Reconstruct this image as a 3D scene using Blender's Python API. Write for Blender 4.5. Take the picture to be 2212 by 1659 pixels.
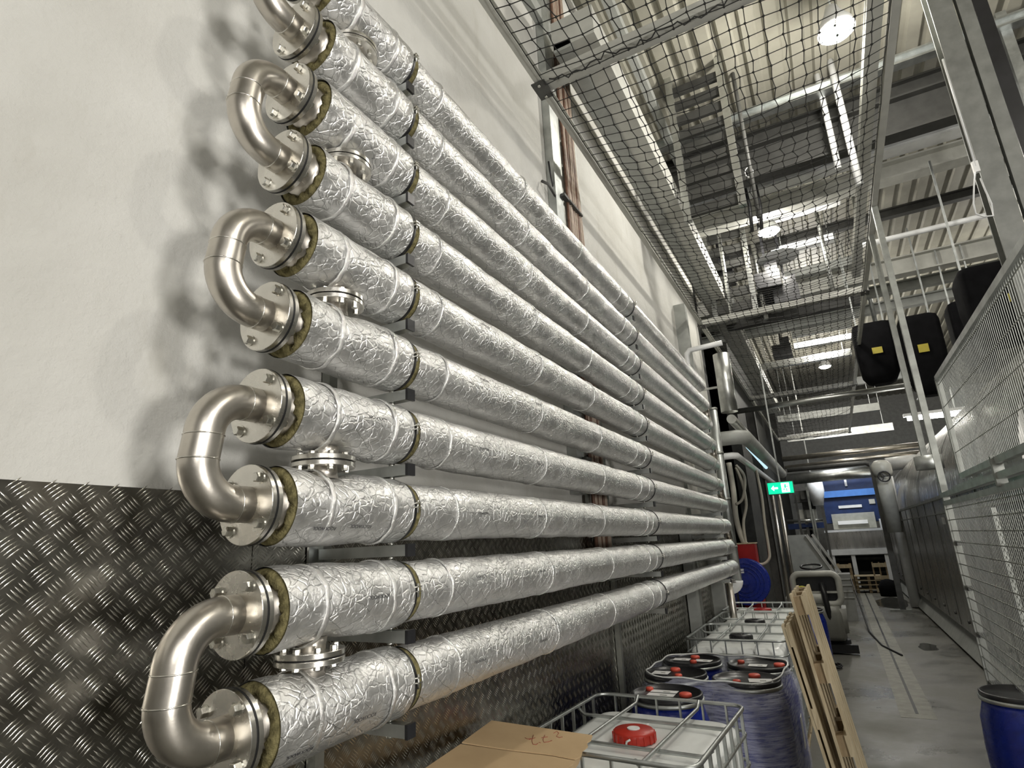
import bpy, math, random
import numpy as np
from mathutils import Vector, Matrix, noise
random.seed(7)
sc = bpy.context.scene
for o in list(bpy.data.objects): bpy.data.objects.remove(o)
C = sc.collection
PI = math.pi
# ---------------------------------------------------------------- camera
FPX = 1253.3
R_ = Vector((0.8762, 0.4795, -0.0478)); 
def _axes(yaw, pitch, roll):
    cy, sy, cp, sp, cr, sr = math.cos(yaw), math.sin(yaw), math.cos(pitch), math.sin(pitch), math.cos(roll), math.sin(roll)
    f = Vector((sy*cp, cy*cp, sp)); r0 = Vector((cy, -sy, 0)); u0 = r0.cross(f)
    return cr*r0+sr*u0, -sr*r0+cr*u0, f
CR, CU, CF = _axes(-0.48693063, 0.27432489, -0.04960177)
CP = Vector((0, 0, 2.2))
cd = bpy.data.cameras.new('camera'); cam = bpy.data.objects.new('camera', cd); C.objects.link(cam)
cd.sensor_fit = 'HORIZONTAL'; cd.sensor_width = 36; cd.lens = FPX/2212*36; cd.clip_start = .02; cd.clip_end = 200
m = Matrix((CR, CU, -CF)).transposed().to_4x4(); m.translation = CP; cam.matrix_world = m
sc.camera = cam
def pt(x, y, X=None, Y=None, Z=None):
    """world point seen at photo pixel (x, y) that lies on the given world plane"""
    q = (x-1106)/FPX*CR-(y-829.5)/FPX*CU+CF
    if X is not None: t = X/q.x
    elif Y is not None: t = Y/q.y
    else: t = (Z-2.2)/q.z
    return q*t+CP
# ---------------------------------------------------------------- world, exposure, lamps, added fill
w = bpy.data.worlds.new('world'); sc.world = w; w.use_nodes = True
w.node_tree.nodes['Background'].inputs[0].default_value = (.8, .85, .9, 1)
w.node_tree.nodes['Background'].inputs[1].default_value = .25
vs = sc.view_settings; vs.view_transform = 'Standard'; vs.look = 'None'; vs.gamma = 1; vs.use_curve_mapping = False
vs.exposure = 0.2
def area(loc, target, size, power, col=(1, .96, .88), name='area_light', spread=PI):
    l = bpy.data.lights.new(name, 'AREA'); l.shape = 'DISK'; l.size = size; l.energy = power; l.color = col; l.spread = spread
    o = bpy.data.objects.new(name, l); C.objects.link(o); o.location = loc
    o.rotation_euler = (Vector(target)-Vector(loc)).to_track_quat('-Z', 'Y').to_euler()
    return o
LAMPS = [(1.03, 7.1, 8.2), (-.21, 11.95, 8.2), (0.6, 18.5, 8.2), (0.6, 24, 8.2), (5.2, 2.0, 8.2), (5.5, 9.5, 8.2), (5.5, 18, 8.2)]
for i, l in enumerate(LAMPS):
    pl = bpy.data.lights.new('bay_light', 'POINT'); pl.energy = [290, 190, 260, 310, 200, 230, 240][i]; pl.color = (1, .96, .88); pl.shadow_soft_size = .17
    po = bpy.data.objects.new('bay_light', pl); C.objects.link(po); po.location = (l[0], l[1], l[2]-.24)
area((5.6, -.5, 1.5), (-1.9, 3, 3.3), 1.0, 200, (1, .97, .92))
area((5.6, -.7, 5.6), (-1.9, 3, 2.5), 1.0, 180, (1, .97, .92))
area((3.4, -3.6, 4.2), (-1.9, 2, 2.6), 3.0, 90, (1, .97, .92))  # broad fill added behind the camera to soften the wall shadows
area((0.5, 26, 5.5), (0.5, 28.5, 2.5), 1.0, 80, (.9, .95, 1))
area((2.0, 15.5, 5.4), (1.5, 18, 0), .6, 60, (.95, .97, 1))
# ---------------------------------------------------------------- materials
MT = {}
class NT:
    def __init__(s, name):
        s.m = bpy.data.materials.new(name); s.m.use_nodes = True; s.t = s.m.node_tree; s.n = s.t.nodes; s.b = s.n['Principled BSDF']
        s.co = s.n.new('ShaderNodeTexCoord')
    def node(s, typ, ins=None, **kw):
        n = s.n.new(typ)
        for k, v in kw.items(): setattr(n, k, v)
        for k, v in (ins or {}).items(): s.put(n.inputs[k], v)
        return n
    def put(s, sock, v):
        if isinstance(v, bpy.types.NodeSocket): s.t.links.new(v, sock)
        elif isinstance(v, bpy.types.Node): s.t.links.new(v.outputs[0], sock)
        else: sock.default_value = v
    def math(s, op, a, b=0.0, c=None):
        n = s.n.new('ShaderNodeMath'); n.operation = op; s.put(n.inputs[0], a); s.put(n.inputs[1], b)
        if c is not None: s.put(n.inputs[2], c)
        return n.outputs[0]
    def noise(s, scale, detail=4, vec=None, rough=.55):
        return s.node('ShaderNodeTexNoise', {'Vector': vec or s.co.outputs['Object'], 'Scale': scale, 'Detail': detail, 'Roughness': rough}).outputs[0]
    def ramp(s, fac, stops):
        n = s.n.new('ShaderNodeValToRGB'); s.put(n.inputs[0], fac); e = n.color_ramp.elements
        while len(e) < len(stops): e.new(.5)
        for i, (p, c) in enumerate(stops): e[i].position = p; e[i].color = (c[0], c[1], c[2], 1)
        return n.outputs[0]
    def mix(s, fac, a, b):
        n = s.n.new('ShaderNodeMix'); n.data_type = 'RGBA'; s.put(n.inputs[0], fac); s.put(n.inputs[6], a); s.put(n.inputs[7], b); return n.outputs[2]
    def bump(s, h, dist=.002, strength=1.0, nrm=None):
        n = s.n.new('ShaderNodeBump'); s.put(n.inputs['Height'], h); n.inputs['Distance'].default_value = dist; n.inputs['Strength'].default_value = strength
        if nrm: s.put(n.inputs['Normal'], nrm)
        s.t.links.new(n.outputs[0], s.b.inputs['Normal']); return n.outputs[0]
    def scaled(s, sx, sy, sz, src='Object'):
        return s.node('ShaderNodeMapping', {'Vector': s.co.outputs[src], 'Scale': (sx, sy, sz)}).outputs[0]
def c4(c): return (c[0], c[1], c[2], 1)
def simple(name, col, rough=.5, metal=0, var=.12, nscale=6, bump=0, bscale=60, spec=None, alpha=None, rvar=.08):
    t = NT(name); lo = tuple(max(0, v*(1-var)) for v in col); hi = tuple(min(1, v*(1+var)) for v in col)
    n = t.noise(nscale)
    t.put(t.b.inputs['Base Color'], t.ramp(n, [(.3, lo), (.7, hi)]))
    t.put(t.b.inputs['Roughness'], t.math('MULTIPLY_ADD', t.noise(nscale*3), rvar*2, rough-rvar))
    t.b.inputs['Metallic'].default_value = metal
    if spec is not None: t.b.inputs['Specular IOR Level'].default_value = spec
    if bump: t.bump(t.noise(bscale, 5), bump)
    if alpha is not None: t.b.inputs['Alpha'].default_value = alpha
    MT[name] = t.m; return t
def emit(name, col, st):
    t = NT(name); t.b.inputs['Base Color'].default_value = c4(col); t.b.inputs['Emission Color'].default_value = c4(col); t.b.inputs['Emission Strength'].default_value = st
    MT[name] = t.m
# plaster
t = NT('plaster'); n1 = t.noise(1.1, 6); n2 = t.noise(38, 6, rough=.65)
st = t.noise(3.2, 7, vec=t.scaled(1, 1.4, .5), rough=.65)
base = t.ramp(n1, [(.3, (.56, .55, .51)), (.7, (.68, .675, .64))])
t.put(t.b.inputs['Base Color'], t.mix(t.ramp(st, [(.56, (0, 0, 0)), (.78, (.55, .55, .55))]), base, (.47, .45, .39, 1)))
t.b.inputs['Roughness'].default_value = .85
h = t.math('ADD', n2, t.math('MULTIPLY', t.noise(9, 5), 1.6)); t.bump(h, .006, .9); MT['plaster'] = t.m
# floor
t = NT('concrete'); n1 = t.noise(.55, 8, rough=.62); n2 = t.noise(5, 8, rough=.7)
b1 = t.ramp(n1, [(.3, (.075, .074, .062)), (.52, (.125, .122, .105)), (.75, (.19, .185, .16))])
t.put(t.b.inputs['Base Color'], t.mix(t.math('MULTIPLY', n2, .35), b1, (.12, .117, .10, 1)))
t.put(t.b.inputs['Roughness'], t.ramp(n1, [(.4, (.25, .25, .25)), (.6, (.6, .6, .6))]))
t.bump(n2, .004, .5); MT['concrete'] = t.m
simple('concrete_pale', (.22, .215, .18), .55, var=.25, nscale=7, bump=.003)
simple('wet_floor', (.075, .075, .068), .08, var=.2)
# metals
def metal(name, col, rough, streak=None, bump=.0004, bscale=120, var=.15, rvar=.1):
    t = NT(name); lo = tuple(v*(1-var) for v in col); hi = tuple(min(1, v*(1+var)) for v in col)
    v = t.scaled(*streak) if streak else t.co.outputs['Object']
    n = t.noise(8, 6, vec=v)
    t.put(t.b.inputs['Base Color'], t.ramp(n, [(.3, lo), (.7, hi)])); t.b.inputs['Metallic'].default_value = 1
    t.put(t.b.inputs['Roughness'], t.math('MULTIPLY_ADD', t.noise(14, 5, vec=v), rvar*2, rough-rvar))
    t.bump(t.noise(bscale, 3, vec=v), bump, .5); MT[name] = t.m
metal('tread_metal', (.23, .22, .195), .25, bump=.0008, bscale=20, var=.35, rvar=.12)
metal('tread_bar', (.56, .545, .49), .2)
metal('stainless', (.60, .565, .51), .33, bump=.0003)
metal('flange_steel', (.70, .68, .63), .27)
metal('bolt_steel', (.66, .65, .60), .25)
metal('galvanised', (.50, .52, .51), .42, var=.2)
metal('galvanised_dull', (.36, .37, .345), .5, var=.2)
metal('tank_steel', (.42, .41, .385), .3, streak=(1, 1, .12), var=.22, rvar=.14, bscale=10, bump=.004)  # vertical streaks in the colour stand in for reflections
metal('duct_metal', (.62, .63, .61), .35)
t = NT('foil'); uv = t.co.outputs['UV']
sep = t.node('ShaderNodeSeparateXYZ', {0: uv}); U, V = sep.outputs[0], sep.outputs[1]
wob = t.math('MULTIPLY', t.math('SUBTRACT', t.noise(14, 3), .5), .03)
def fam(k):
    a = t.math('ADD', t.math('MULTIPLY_ADD', V, .5, t.math('MULTIPLY', U, k)), wob)
    fr = t.math('FRACT', t.math('DIVIDE', a, .083)); return t.math('LESS_THAN', fr, .017)
l1, l2 = fam(.82), fam(-.82)
lines = t.math('MULTIPLY', t.math('MAXIMUM', l1, l2), t.math('GREATER_THAN', t.noise(9, 2), .45))
col = t.ramp(t.noise(22, 5), [(.3, (.70, .70, .69)), (.7, (.90, .895, .88))])
t.put(t.b.inputs['Base Color'], t.mix(t.math('MULTIPLY', lines, .75), col, (.10, .10, .095, 1)))
t.b.inputs['Metallic'].default_value = .88
t.put(t.b.inputs['Roughness'], t.math('MULTIPLY_ADD', t.noise(18, 4), .25, .22))
vo = t.node('ShaderNodeTexVoronoi', {'Vector': t.node('ShaderNodeVectorMath', {0: t.co.outputs['Object'], 1: t.node('ShaderNodeVectorMath', {0: t.node('ShaderNodeTexNoise', {'Vector': t.co.outputs['Object'], 'Scale': 16.0}).outputs[1], 1: (.06, .06, .06)}, operation='MULTIPLY').outputs[0]}, operation='ADD').outputs[0], 'Scale': 30.0}, feature='DISTANCE_TO_EDGE').outputs[0]
cr = t.math('ADD', t.math('MULTIPLY', t.math('MINIMUM', vo, .12), 3.2), t.math('MULTIPLY', t.noise(44, 6, rough=.7), .8))
msk = t.ramp(t.noise(4.5, 3), [(.38, (.2, .2, .2)), (.6, (1, 1, 1))])
t.bump(t.math('MULTIPLY', cr, msk), .009, .9); MT['foil'] = t.m
t = NT('foil_tape'); t.b.inputs['Base Color'].default_value = (.9, .9, .89, 1); t.b.inputs['Metallic'].default_value = .9; t.b.inputs['Roughness'].default_value = .2
t.bump(t.noise(60, 6, rough=.7), .006, .8); MT['foil_tape'] = t.m
simple('wool', (.165, .145, .07), .95, var=.55, nscale=45, bump=.004, bscale=140, spec=.1)
simple('black_rubber', (.012, .012, .013), .45, var=.3)
simple('black_plastic', (.016, .016, .018), .32, var=.3, bump=.0005)
simple('black_cloth', (.006, .006, .007), .9, var=.3, spec=.1)
simple('net_cord', (.03, .03, .028), .8, var=.3)
simple('painted_beam', (.50, .50, .46), .5, var=.1, nscale=5)
simple('painted_grey', (.34, .35, .33), .5, var=.12)
simple('dark_steel', (.075, .075, .07), .5, var=.25)
simple('roof_sheet', (.33, .318, .265), .55, var=.14, nscale=2)
simple('column_paint', (.20, .205, .19), .5, var=.2)
simple('roof_dark', (.034, .034, .031), .6, var=.25)
simple('hdpe', (.88, .90, .88), .32, var=.04, nscale=3, bump=.003, bscale=6)
simple('red_plastic', (.55, .035, .02), .35, var=.1)
simple('orange_plastic', (.72, .10, .06), .4, var=.1)
simple('blue_plastic', (.008, .022, .23), .28, var=.15)
simple('blue_paint', (.006, .022, .09), .45, var=.2)
simple('blue_light_paint', (.06, .18, .5), .45, var=.1)
simple('white_label', (.85, .85, .84), .5, var=.03)
simple('white_paint', (.72, .73, .73), .4, var=.07)
simple('print_black', (.03, .03, .035), .6)
simple('red_paint', (.33, .006, .006), .4, var=.15)
simple('grey_plastic', (.26, .26, .235), .42, var=.1)
simple('pale_grey_plastic', (.42, .42, .38), .38, var=.08)
simple('yellow_plastic', (.85, .78, .12), .4, var=.05)
simple('yellow_label', (.50, .42, .05), .5, var=.1)
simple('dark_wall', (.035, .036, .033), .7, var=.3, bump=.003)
simple('hall_wall', (.30, .30, .285), .8, var=.15)
simple('brown_cable', (.16, .085, .055), .5, var=.35, nscale=20)
simple('beige_cable', (.42, .33, .26), .5, var=.2, nscale=20)
simple('pale_hose', (.5, .47, .40), .5, var=.1)
simple('ink', (.30, .05, .03), .6)
simple('gasket', (.008, .008, .008), .5)
t = NT('wood'); wv = t.noise(5, 6, vec=t.scaled(9, 9, 1)); t.put(t.b.inputs['Base Color'], t.ramp(wv, [(.3, (.40, .32, .20)), (.7, (.60, .51, .35))])); t.b.inputs['Roughness'].default_value = .75; t.bump(wv, .003); MT['wood'] = t.m
t = NT('wood_dark'); wv = t.noise(5, 6, vec=t.scaled(9, 9, 2)); t.put(t.b.inputs['Base Color'], t.ramp(wv, [(.3, (.22, .155, .085)), (.7, (.36, .27, .16))])); t.b.inputs['Roughness'].default_value = .8; MT['wood_dark'] = t.m
t = NT('cardboard'); n = t.noise(3, 5); t.put(t.b.inputs['Base Color'], t.ramp(n, [(.3, (.47, .33, .18)), (.7, (.56, .40, .225))])); t.b.inputs['Roughness'].default_value = .85; t.bump(t.noise(8, 4), .003, .4); MT['cardboard'] = t.m
t = NT('stretch_film'); wv = t.noise(6, 6, vec=t.scaled(1.2, 1.2, 12), rough=.6)
t.b.inputs['Base Color'].default_value = (.74, .76, .92, 1); t.b.inputs['Roughness'].default_value = .16
t.put(t.b.inputs['Alpha'], t.ramp(wv, [(.35, (.2, .2, .2)), (.68, (.62, .62, .62))])); t.bump(wv, .02, .9); MT['stretch_film'] = t.m
simple('clear_sheet', (.6, .6, .52), .2, alpha=.45)
emit('lamp_glow', (1, .95, .8), 60); emit('tube_glow', (1, 1, .93), 22); emit('exit_green', (.0, .62, .28), 1.3); emit('exit_white', (.75, 1, .88), 2.0); emit('tube_blue', (.55, .8, .9), .9)
# ---------------------------------------------------------------- mesh builder
def frame(d):
    d = d.normalized(); a = Vector((0, 0, 1)) if abs(d.z) < .95 else Vector((1, 0, 0))
    s = d.cross(a).normalized(); return s, s.cross(d).normalized()
class MB:
    def __init__(s): s.v = []; s.f = []; s.sm = []; s.uv = None
    def add(s, vs, fs, smooth=False):
        o = len(s.v); s.v += [tuple(v) for v in vs]; s.f += [tuple(i+o for i in f) for f in fs]; s.sm += [smooth]*len(fs)
    def box(s, c, d, rz=0, M=None):
        hx, hy, hz = d[0]/2, d[1]/2, d[2]/2; vs = []
        M3 = M or Matrix.Rotation(rz, 3, 'Z')
        for x in (-hx, hx):
            for y in (-hy, hy):
                for z in (-hz, hz): vs.append(Vector(c)+M3 @ Vector((x, y, z)))
        s.add(vs, [(0, 1, 3, 2), (4, 6, 7, 5), (0, 4, 5, 1), (2, 3, 7, 6), (0, 2, 6, 4), (1, 5, 7, 3)]); return s
    def bar(s, a, b, w, h=None, up=None):
        a, b = Vector(a), Vector(b); h = h or w; d = (b-a).normalized()
        if up is None: sd, u = frame(d)
        else: sd = d.cross(Vector(up)).normalized(); u = sd.cross(d).normalized()
        vs = [p+sd*x*w/2+u*y*h/2 for p in (a, b) for x, y in ((-1, -1), (1, -1), (1, 1), (-1, 1))]
        s.add(vs, [(0, 3, 2, 1), (4, 5, 6, 7), (0, 1, 5, 4), (1, 2, 6, 5), (2, 3, 7, 6), (3, 0, 4, 7)]); return s
    def tube(s, path, r, seg=12, caps=True, closed=False):
        P = [Vector(p) for p in path]; n = len(P); rs = r if isinstance(r, (list, tuple)) else [r]*n
        d0 = (P[1]-P[0]).normalized(); sd, u = frame(d0); vs = []; prev = d0
        for i in range(n):
            if closed: d = (P[(i+1) % n]-P[i-1]).normalized()
            elif i == 0: d = d0
            elif i == n-1: d = (P[i]-P[i-1]).normalized()
            else:
                d = ((P[i+1]-P[i]).normalized()+(P[i]-P[i-1]).normalized()); d = d.normalized() if d.length > 1e-6 else prev
            q = prev.rotation_difference(d); sd = (q @ sd); sd = (sd-d*sd.dot(d)).normalized(); u = sd.cross(d); prev = d
            for k in range(seg):
                a = 2*PI*k/seg; vs.append(P[i]+(sd*math.cos(a)+u*math.sin(a))*rs[i])
        fs = []
        for i in range(n if closed else n-1):
            j = (i+1) % n
            for k in range(seg): fs.append((i*seg+k, i*seg+(k+1) % seg, j*seg+(k+1) % seg, j*seg+k))
        s.add(vs, fs, True)
        if caps and not closed:
            o = len(s.v)-n*seg
            s.f += [tuple(o+k for k in range(seg))[::-1], tuple(o+(n-1)*seg+k for k in range(seg))]; s.sm += [False, False]
        return s
    def lathe(s, prof, o=(0, 0, 0), axis='Z', seg=32, smooth=True, flip=False):
        """prof: (radius, height) pairs"""
        o = Vector(o); vs = []; fs = []
        for r, h in prof:
            for k in range(seg):
                a = 2*PI*k/seg; c, n_ = math.cos(a)*r, math.sin(a)*r
                vs.append(o+Vector({'Z': (c, n_, h), 'Y': (c, h, n_), 'X': (h, c, n_)}[axis]))
        n = len(prof)
        for i in range(n-1):
            for k in range(seg): fs.append((i*seg+k, i*seg+(k+1) % seg, (i+1)*seg+(k+1) % seg, (i+1)*seg+k))
        b = len(s.v); s.add(vs, fs, smooth)
        if prof[0][0] > 1e-5: s.f.append(tuple(b+k for k in range(seg))[::-1]); s.sm.append(False)
        if prof[-1][0] > 1e-5: s.f.append(tuple(b+(n-1)*seg+k for k in range(seg))); s.sm.append(False)
        return s
    def disc(s, o, r, h, axis='Z', seg=32, bev=.0015):
        """crisp disc of radius r, from -h/2 to h/2"""
        s.lathe([(r-bev, -h/2), (r, -h/2+bev)], o, axis, seg, False); s.f.pop(); s.sm.pop()
        s.lathe([(r, -h/2+bev), (r, h/2-bev)], o, axis, seg, True); s.f = s.f[:-2]; s.sm = s.sm[:-2]
        s.lathe([(r, h/2-bev), (r-bev, h/2)], o, axis, seg, False); s.f.pop(-2); s.sm.pop(-2)
        return s
    def prism(s, pts, a, b):
        """polygon pts (list of Vector) extruded by vector b-a"""
        d = Vector(b)-Vector(a); n = len(pts); vs = [Vector(p) for p in pts]+[Vector(p)+d for p in pts]
        s.add(vs, [tuple(range(n))[::-1], tuple(range(n, 2*n))]+[(i, (i+1) % n, n+(i+1) % n, n+i) for i in range(n)]); return s
    def ibeam(s, a, b, H, W, tf=.015, tw=.01, up=(0, 0, 1)):
        a, b = Vector(a), Vector(b); d = (b-a).normalized(); sd = d.cross(Vector(up)).normalized(); u = sd.cross(d).normalized()
        s.bar(a+u*(H/2-tf/2), b+u*(H/2-tf/2), W, tf, up); s.bar(a-u*(H/2-tf/2), b-u*(H/2-tf/2), W, tf, up); s.bar(a, b, tw, H-2*tf, up); return s
    def channel(s, a, b, H, W, t_=.006, up=(0, 0, 1), side=1):
        a, b = Vector(a), Vector(b); d = (b-a).normalized(); sd = d.cross(Vector(up)).normalized()*side; u = Vector(up)-d*d.dot(Vector(up)); u.normalize()
        s.bar(a+u*(H/2-t_/2), b+u*(H/2-t_/2), W, t_, up); s.bar(a-u*(H/2-t_/2), b-u*(H/2-t_/2), W, t_, up)
        s.bar(a-sd*(W/2-t_/2), b-sd*(W/2-t_/2), t_, H-2*t_, up); return s
    def loft(s, levels, o=(0, 0, 0), seg=8, smooth=True, rz=0):
        """levels: (z, hx, hy, corner radius) -> rounded rectangles"""
        vs = []; N = seg*4
        for z, hx, hy, r in levels:
            for q, (sx, sy) in enumerate(((1, 1), (-1, 1), (-1, -1), (1, -1))):
                for k in range(seg):
                    a = PI/2*q+PI/2*k/(seg-1); vs.append(Vector(o)+Matrix.Rotation(rz, 3, 'Z') @ Vector((sx*(hx-r)+r*math.cos(a), sy*(hy-r)+r*math.sin(a), z)))
        fs = []
        for i in range(len(levels)-1):
            for k in range(N): fs.append((i*N+k, i*N+(k+1) % N, (i+1)*N+(k+1) % N, (i+1)*N+k))
        b = len(s.v); s.add(vs, fs, smooth); s.f += [tuple(b+k for k in range(N))[::-1], tuple(b+(len(levels)-1)*N+k for k in range(N))]; s.sm += [False, False]; return s
def worldloc(p):
    v = Vector((0, 0, 0))
    while p is not None: v += p.location; p = p.parent
    return v
def mesh_of(name, mb, mat):
    me = bpy.data.meshes.new(name); me.from_pydata([tuple(v) for v in mb.v], [], mb.f)
    if any(mb.sm): me.polygons.foreach_set('use_smooth', mb.sm)
    if mb.uv:
        l = me.uv_layers.new(name='UVMap'); idx = np.zeros(len(me.loops), np.int32); me.loops.foreach_get('vertex_index', idx)
        l.data.foreach_set('uv', np.array(mb.uv, np.float32)[idx].ravel())
    me.materials.append(MT[mat]); me.update(); return me
def obj(name, mb, mat, parent=None, world=False):
    """links mb as ONE mesh; world=True: its vertices are world coordinates"""
    if world and parent is not None:
        w_ = worldloc(parent); mb.v = [(x-w_.x, y-w_.y, z-w_.z) for x, y, z in mb.v]
    o = bpy.data.objects.new(name, mesh_of(name, mb, mat)); C.objects.link(o)
    if parent is not None: o.parent = parent
    return o
def tag(o, label, cat=None, group=None, kind=None):
    if label: o['label'] = label
    if cat: o['category'] = cat
    if group: o['group'] = group
    if kind: o['kind'] = kind
    return o
def thing(name, label, cat, loc=(0, 0, 0), rz=0, group=None):
    o = bpy.data.objects.new(name, None); C.objects.link(o); o.empty_display_size = .1
    o.location = loc; o.rotation_euler = (0, 0, rz); return tag(o, label, cat, group)
def solo(name, mb, mat, label, cat, group=None):
    v = np.array(mb.v); c = Vector(((v[:, 0].min()+v[:, 0].max())/2, (v[:, 1].min()+v[:, 1].max())/2, v[:, 2].min()))
    mb.v = [(x-c.x, y-c.y, z-c.z) for x, y, z in mb.v]
    o = obj(name, mb, mat); o.location = c; return tag(o, label, cat, group)
def struct(name, mb, mat, label=None): o = obj(name, mb, mat); o['kind'] = 'structure'; return tag(o, label)
def dup(root, loc=None, label=None, group=None):
    r = root.copy(); C.objects.link(r)
    if loc is not None: r.location = loc
    if label: r['label'] = label
    if group: r['group'] = group
    for ch in list(root.children):
        c = ch.copy(); C.objects.link(c); c.parent = r
        for g in list(ch.children):
            d = g.copy(); C.objects.link(d); d.parent = c
    return r
def arc(c, r, a0, a1, n, ax1, ax2):
    c, ax1, ax2 = Vector(c), Vector(ax1), Vector(ax2)
    return [c+ax1*math.cos(a0+(a1-a0)*i/n)*r+ax2*math.sin(a0+(a1-a0)*i/n)*r for i in range(n+1)]
def text_mb(txt, size, ext=.0006):
    cu = bpy.data.curves.new('txt', 'FONT'); cu.body = txt; cu.size = size; cu.extrude = ext; cu.align_x = 'CENTER'; cu.align_y = 'CENTER'
    o = bpy.data.objects.new('txt', cu); C.objects.link(o); bpy.context.view_layer.update()
    me = bpy.data.meshes.new_from_object(o.evaluated_get(bpy.context.evaluated_depsgraph_get()))
    mb = MB(); mb.add([v.co.copy() for v in me.vertices], [tuple(p.vertices) for p in me.polygons])
    bpy.data.objects.remove(o); bpy.data.meshes.remove(me); bpy.data.curves.remove(cu); return mb
# ================================================================ SETTING
WX = -1.9
PX = -1.5
struct('floor', MB().box((3.2, 14, -.1), (15, 46, .2)), 'concrete')
struct('wall_left', MB().box((WX-.15, 2.8, 4.6), (.3, 18.8, 9.2)), 'plaster')
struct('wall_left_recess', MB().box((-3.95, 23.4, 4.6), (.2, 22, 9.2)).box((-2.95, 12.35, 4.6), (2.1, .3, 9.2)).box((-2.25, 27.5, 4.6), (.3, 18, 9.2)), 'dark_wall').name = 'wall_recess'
struct('wall_back', MB().box((3, 36.6, 4.6), (15, .2, 9.2)), 'hall_wall')
struct('wall_right', MB().box((10.6, 14, 4.6), (.2, 46, 9.2)), 'hall_wall')
struct('wall_front', MB().box((3, -6.6, 4.6), (15, .2, 9.2)), 'hall_wall')
# corrugated roof sheet, ribs along the aisle
mb = MB(); zr = 9.1; p = .3; xs = []
x = -4.2
while x < 10.6:
    xs += [(x, zr), (x+.16, zr), (x+.19, zr+.06), (x+.27, zr+.06)]; x += p
vs = [(a, -6.6, b) for a, b in xs]+[(a, 36.6, b) for a, b in xs]; n = len(xs)
mb.add(vs, [(i, i+1, n+i+1, n+i) for i in range(n-1)])
struct('ceiling', mb, 'roof_sheet')
# tread plate on the lower wall: sheet, raised five-bar pattern
PT = 2.435; PX0 = WX+.004
mb = MB()
for a, b in ((-3.5, -1.02), (-1.0, 1.48), (1.484, 3.98), (3.984, 6.48), (6.484, 8.98), (8.984, 10.4), (10.404, 12.2)): mb.box((PX0, (a+b)/2, PT/2), (.008, b-a, PT))
plate = struct('trim_1', mb, 'tread_metal')
def tread():
    L, Wd, H = .046, .0062, .0022; sp = .0108
    loc = np.array([[-L/2, 0, 0], [0, -Wd/2, 0], [0, Wd/2, 0], [L/2, 0, 0], [-L*.22, 0, H], [L*.22, 0, H]])
    fc = np.array([[0, 1, 4], [0, 4, 2], [1, 5, 4], [2, 4, 5], [1, 3, 5], [3, 2, 5]])
    V = []; 
    def grp(y, z, ang):
        c, s_ = math.cos(ang), math.sin(ang)
        for k in range(-2, 3):
            q = loc.copy(); oy, oz = -s_*k*sp, c*k*sp
            yy = y+q[:, 0]*c-q[:, 1]*s_+oy; zz = z+q[:, 0]*s_+q[:, 1]*c+oz
            V.append(np.stack([PX0+.004+q[:, 2], yy, zz], 1))
    py, pz = .083, .0745
    for i in range(int(12.6/py)):
        y = -.5+i*py
        z0 = .62 if y > 1 else 1.0
        for j in range(int((PT-.02-z0)/pz)+1):
            z = PT-.022-j*pz
            grp(y, z, PI/4*.95)
            if z-pz/2 > .02: grp(y+py/2, z-pz/2, -PI/4*.95)
    V = np.array(V); n = len(V)
    F = (fc[None]+6*np.arange(n)[:, None, None]).reshape(-1, 3)
    me = bpy.data.meshes.new('raised_bars'); me.from_pydata(V.reshape(-1, 3).tolist(), [], F.tolist()); me.materials.append(MT['tread_bar']); me.polygons.foreach_set('use_smooth', [True]*len(F))
    o = bpy.data.objects.new('raised_bars', me); C.objects.link(o); o.parent = plate; o['kind'] = 'stuff'
tread()
# floor drain slot with pale edging, and joints
mb = MB(); 
for a, b in ((9.3, 12.05), (12.07, 18), (18.05, 29)): mb.box((.46, (a+b)/2, .001), (.034, b-a, .006))
mb; struct('trim_2', mb, 'gasket')
mb = MB().box((.36, 19.15, .001), (.17, 19.7, .004)).box((.56, 19.15, .001), (.17, 19.7, .004)).box((.46, 9.2, .001), (.37, .19, .004)); struct('trim_3', mb, 'concrete_pale')
def blob(c, rx, ry, seed):
    rnd = random.Random(seed); n = 28; ph = [rnd.random()*6 for _ in range(4)]
    return [Vector((c[0]+rx*(1+.15*math.sin(2*PI*k/n*2+ph[0])+.1*math.sin(2*PI*k/n*5+ph[1]))*math.cos(2*PI*k/n), c[1]+ry*(1+.12*math.sin(2*PI*k/n*3+ph[2]))*math.sin(2*PI*k/n), .001)) for k in range(n)]
for i, (x, y, rx, ry, lab) in enumerate(((2005, 1398, .17, .42, 'small dark wet patch on the floor beside the washer skirt'), (1925, 1302, .42, 1.7, 'large shallow puddle by the foot of the pipe portal'))):
    c = pt(x, y, Z=0); mb = MB(); q = blob(c, rx, ry, i); mb.prism(q, (0, 0, 0), (0, 0, .0015)); solo('puddle', mb, 'wet_floor', lab, 'puddle')
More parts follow.
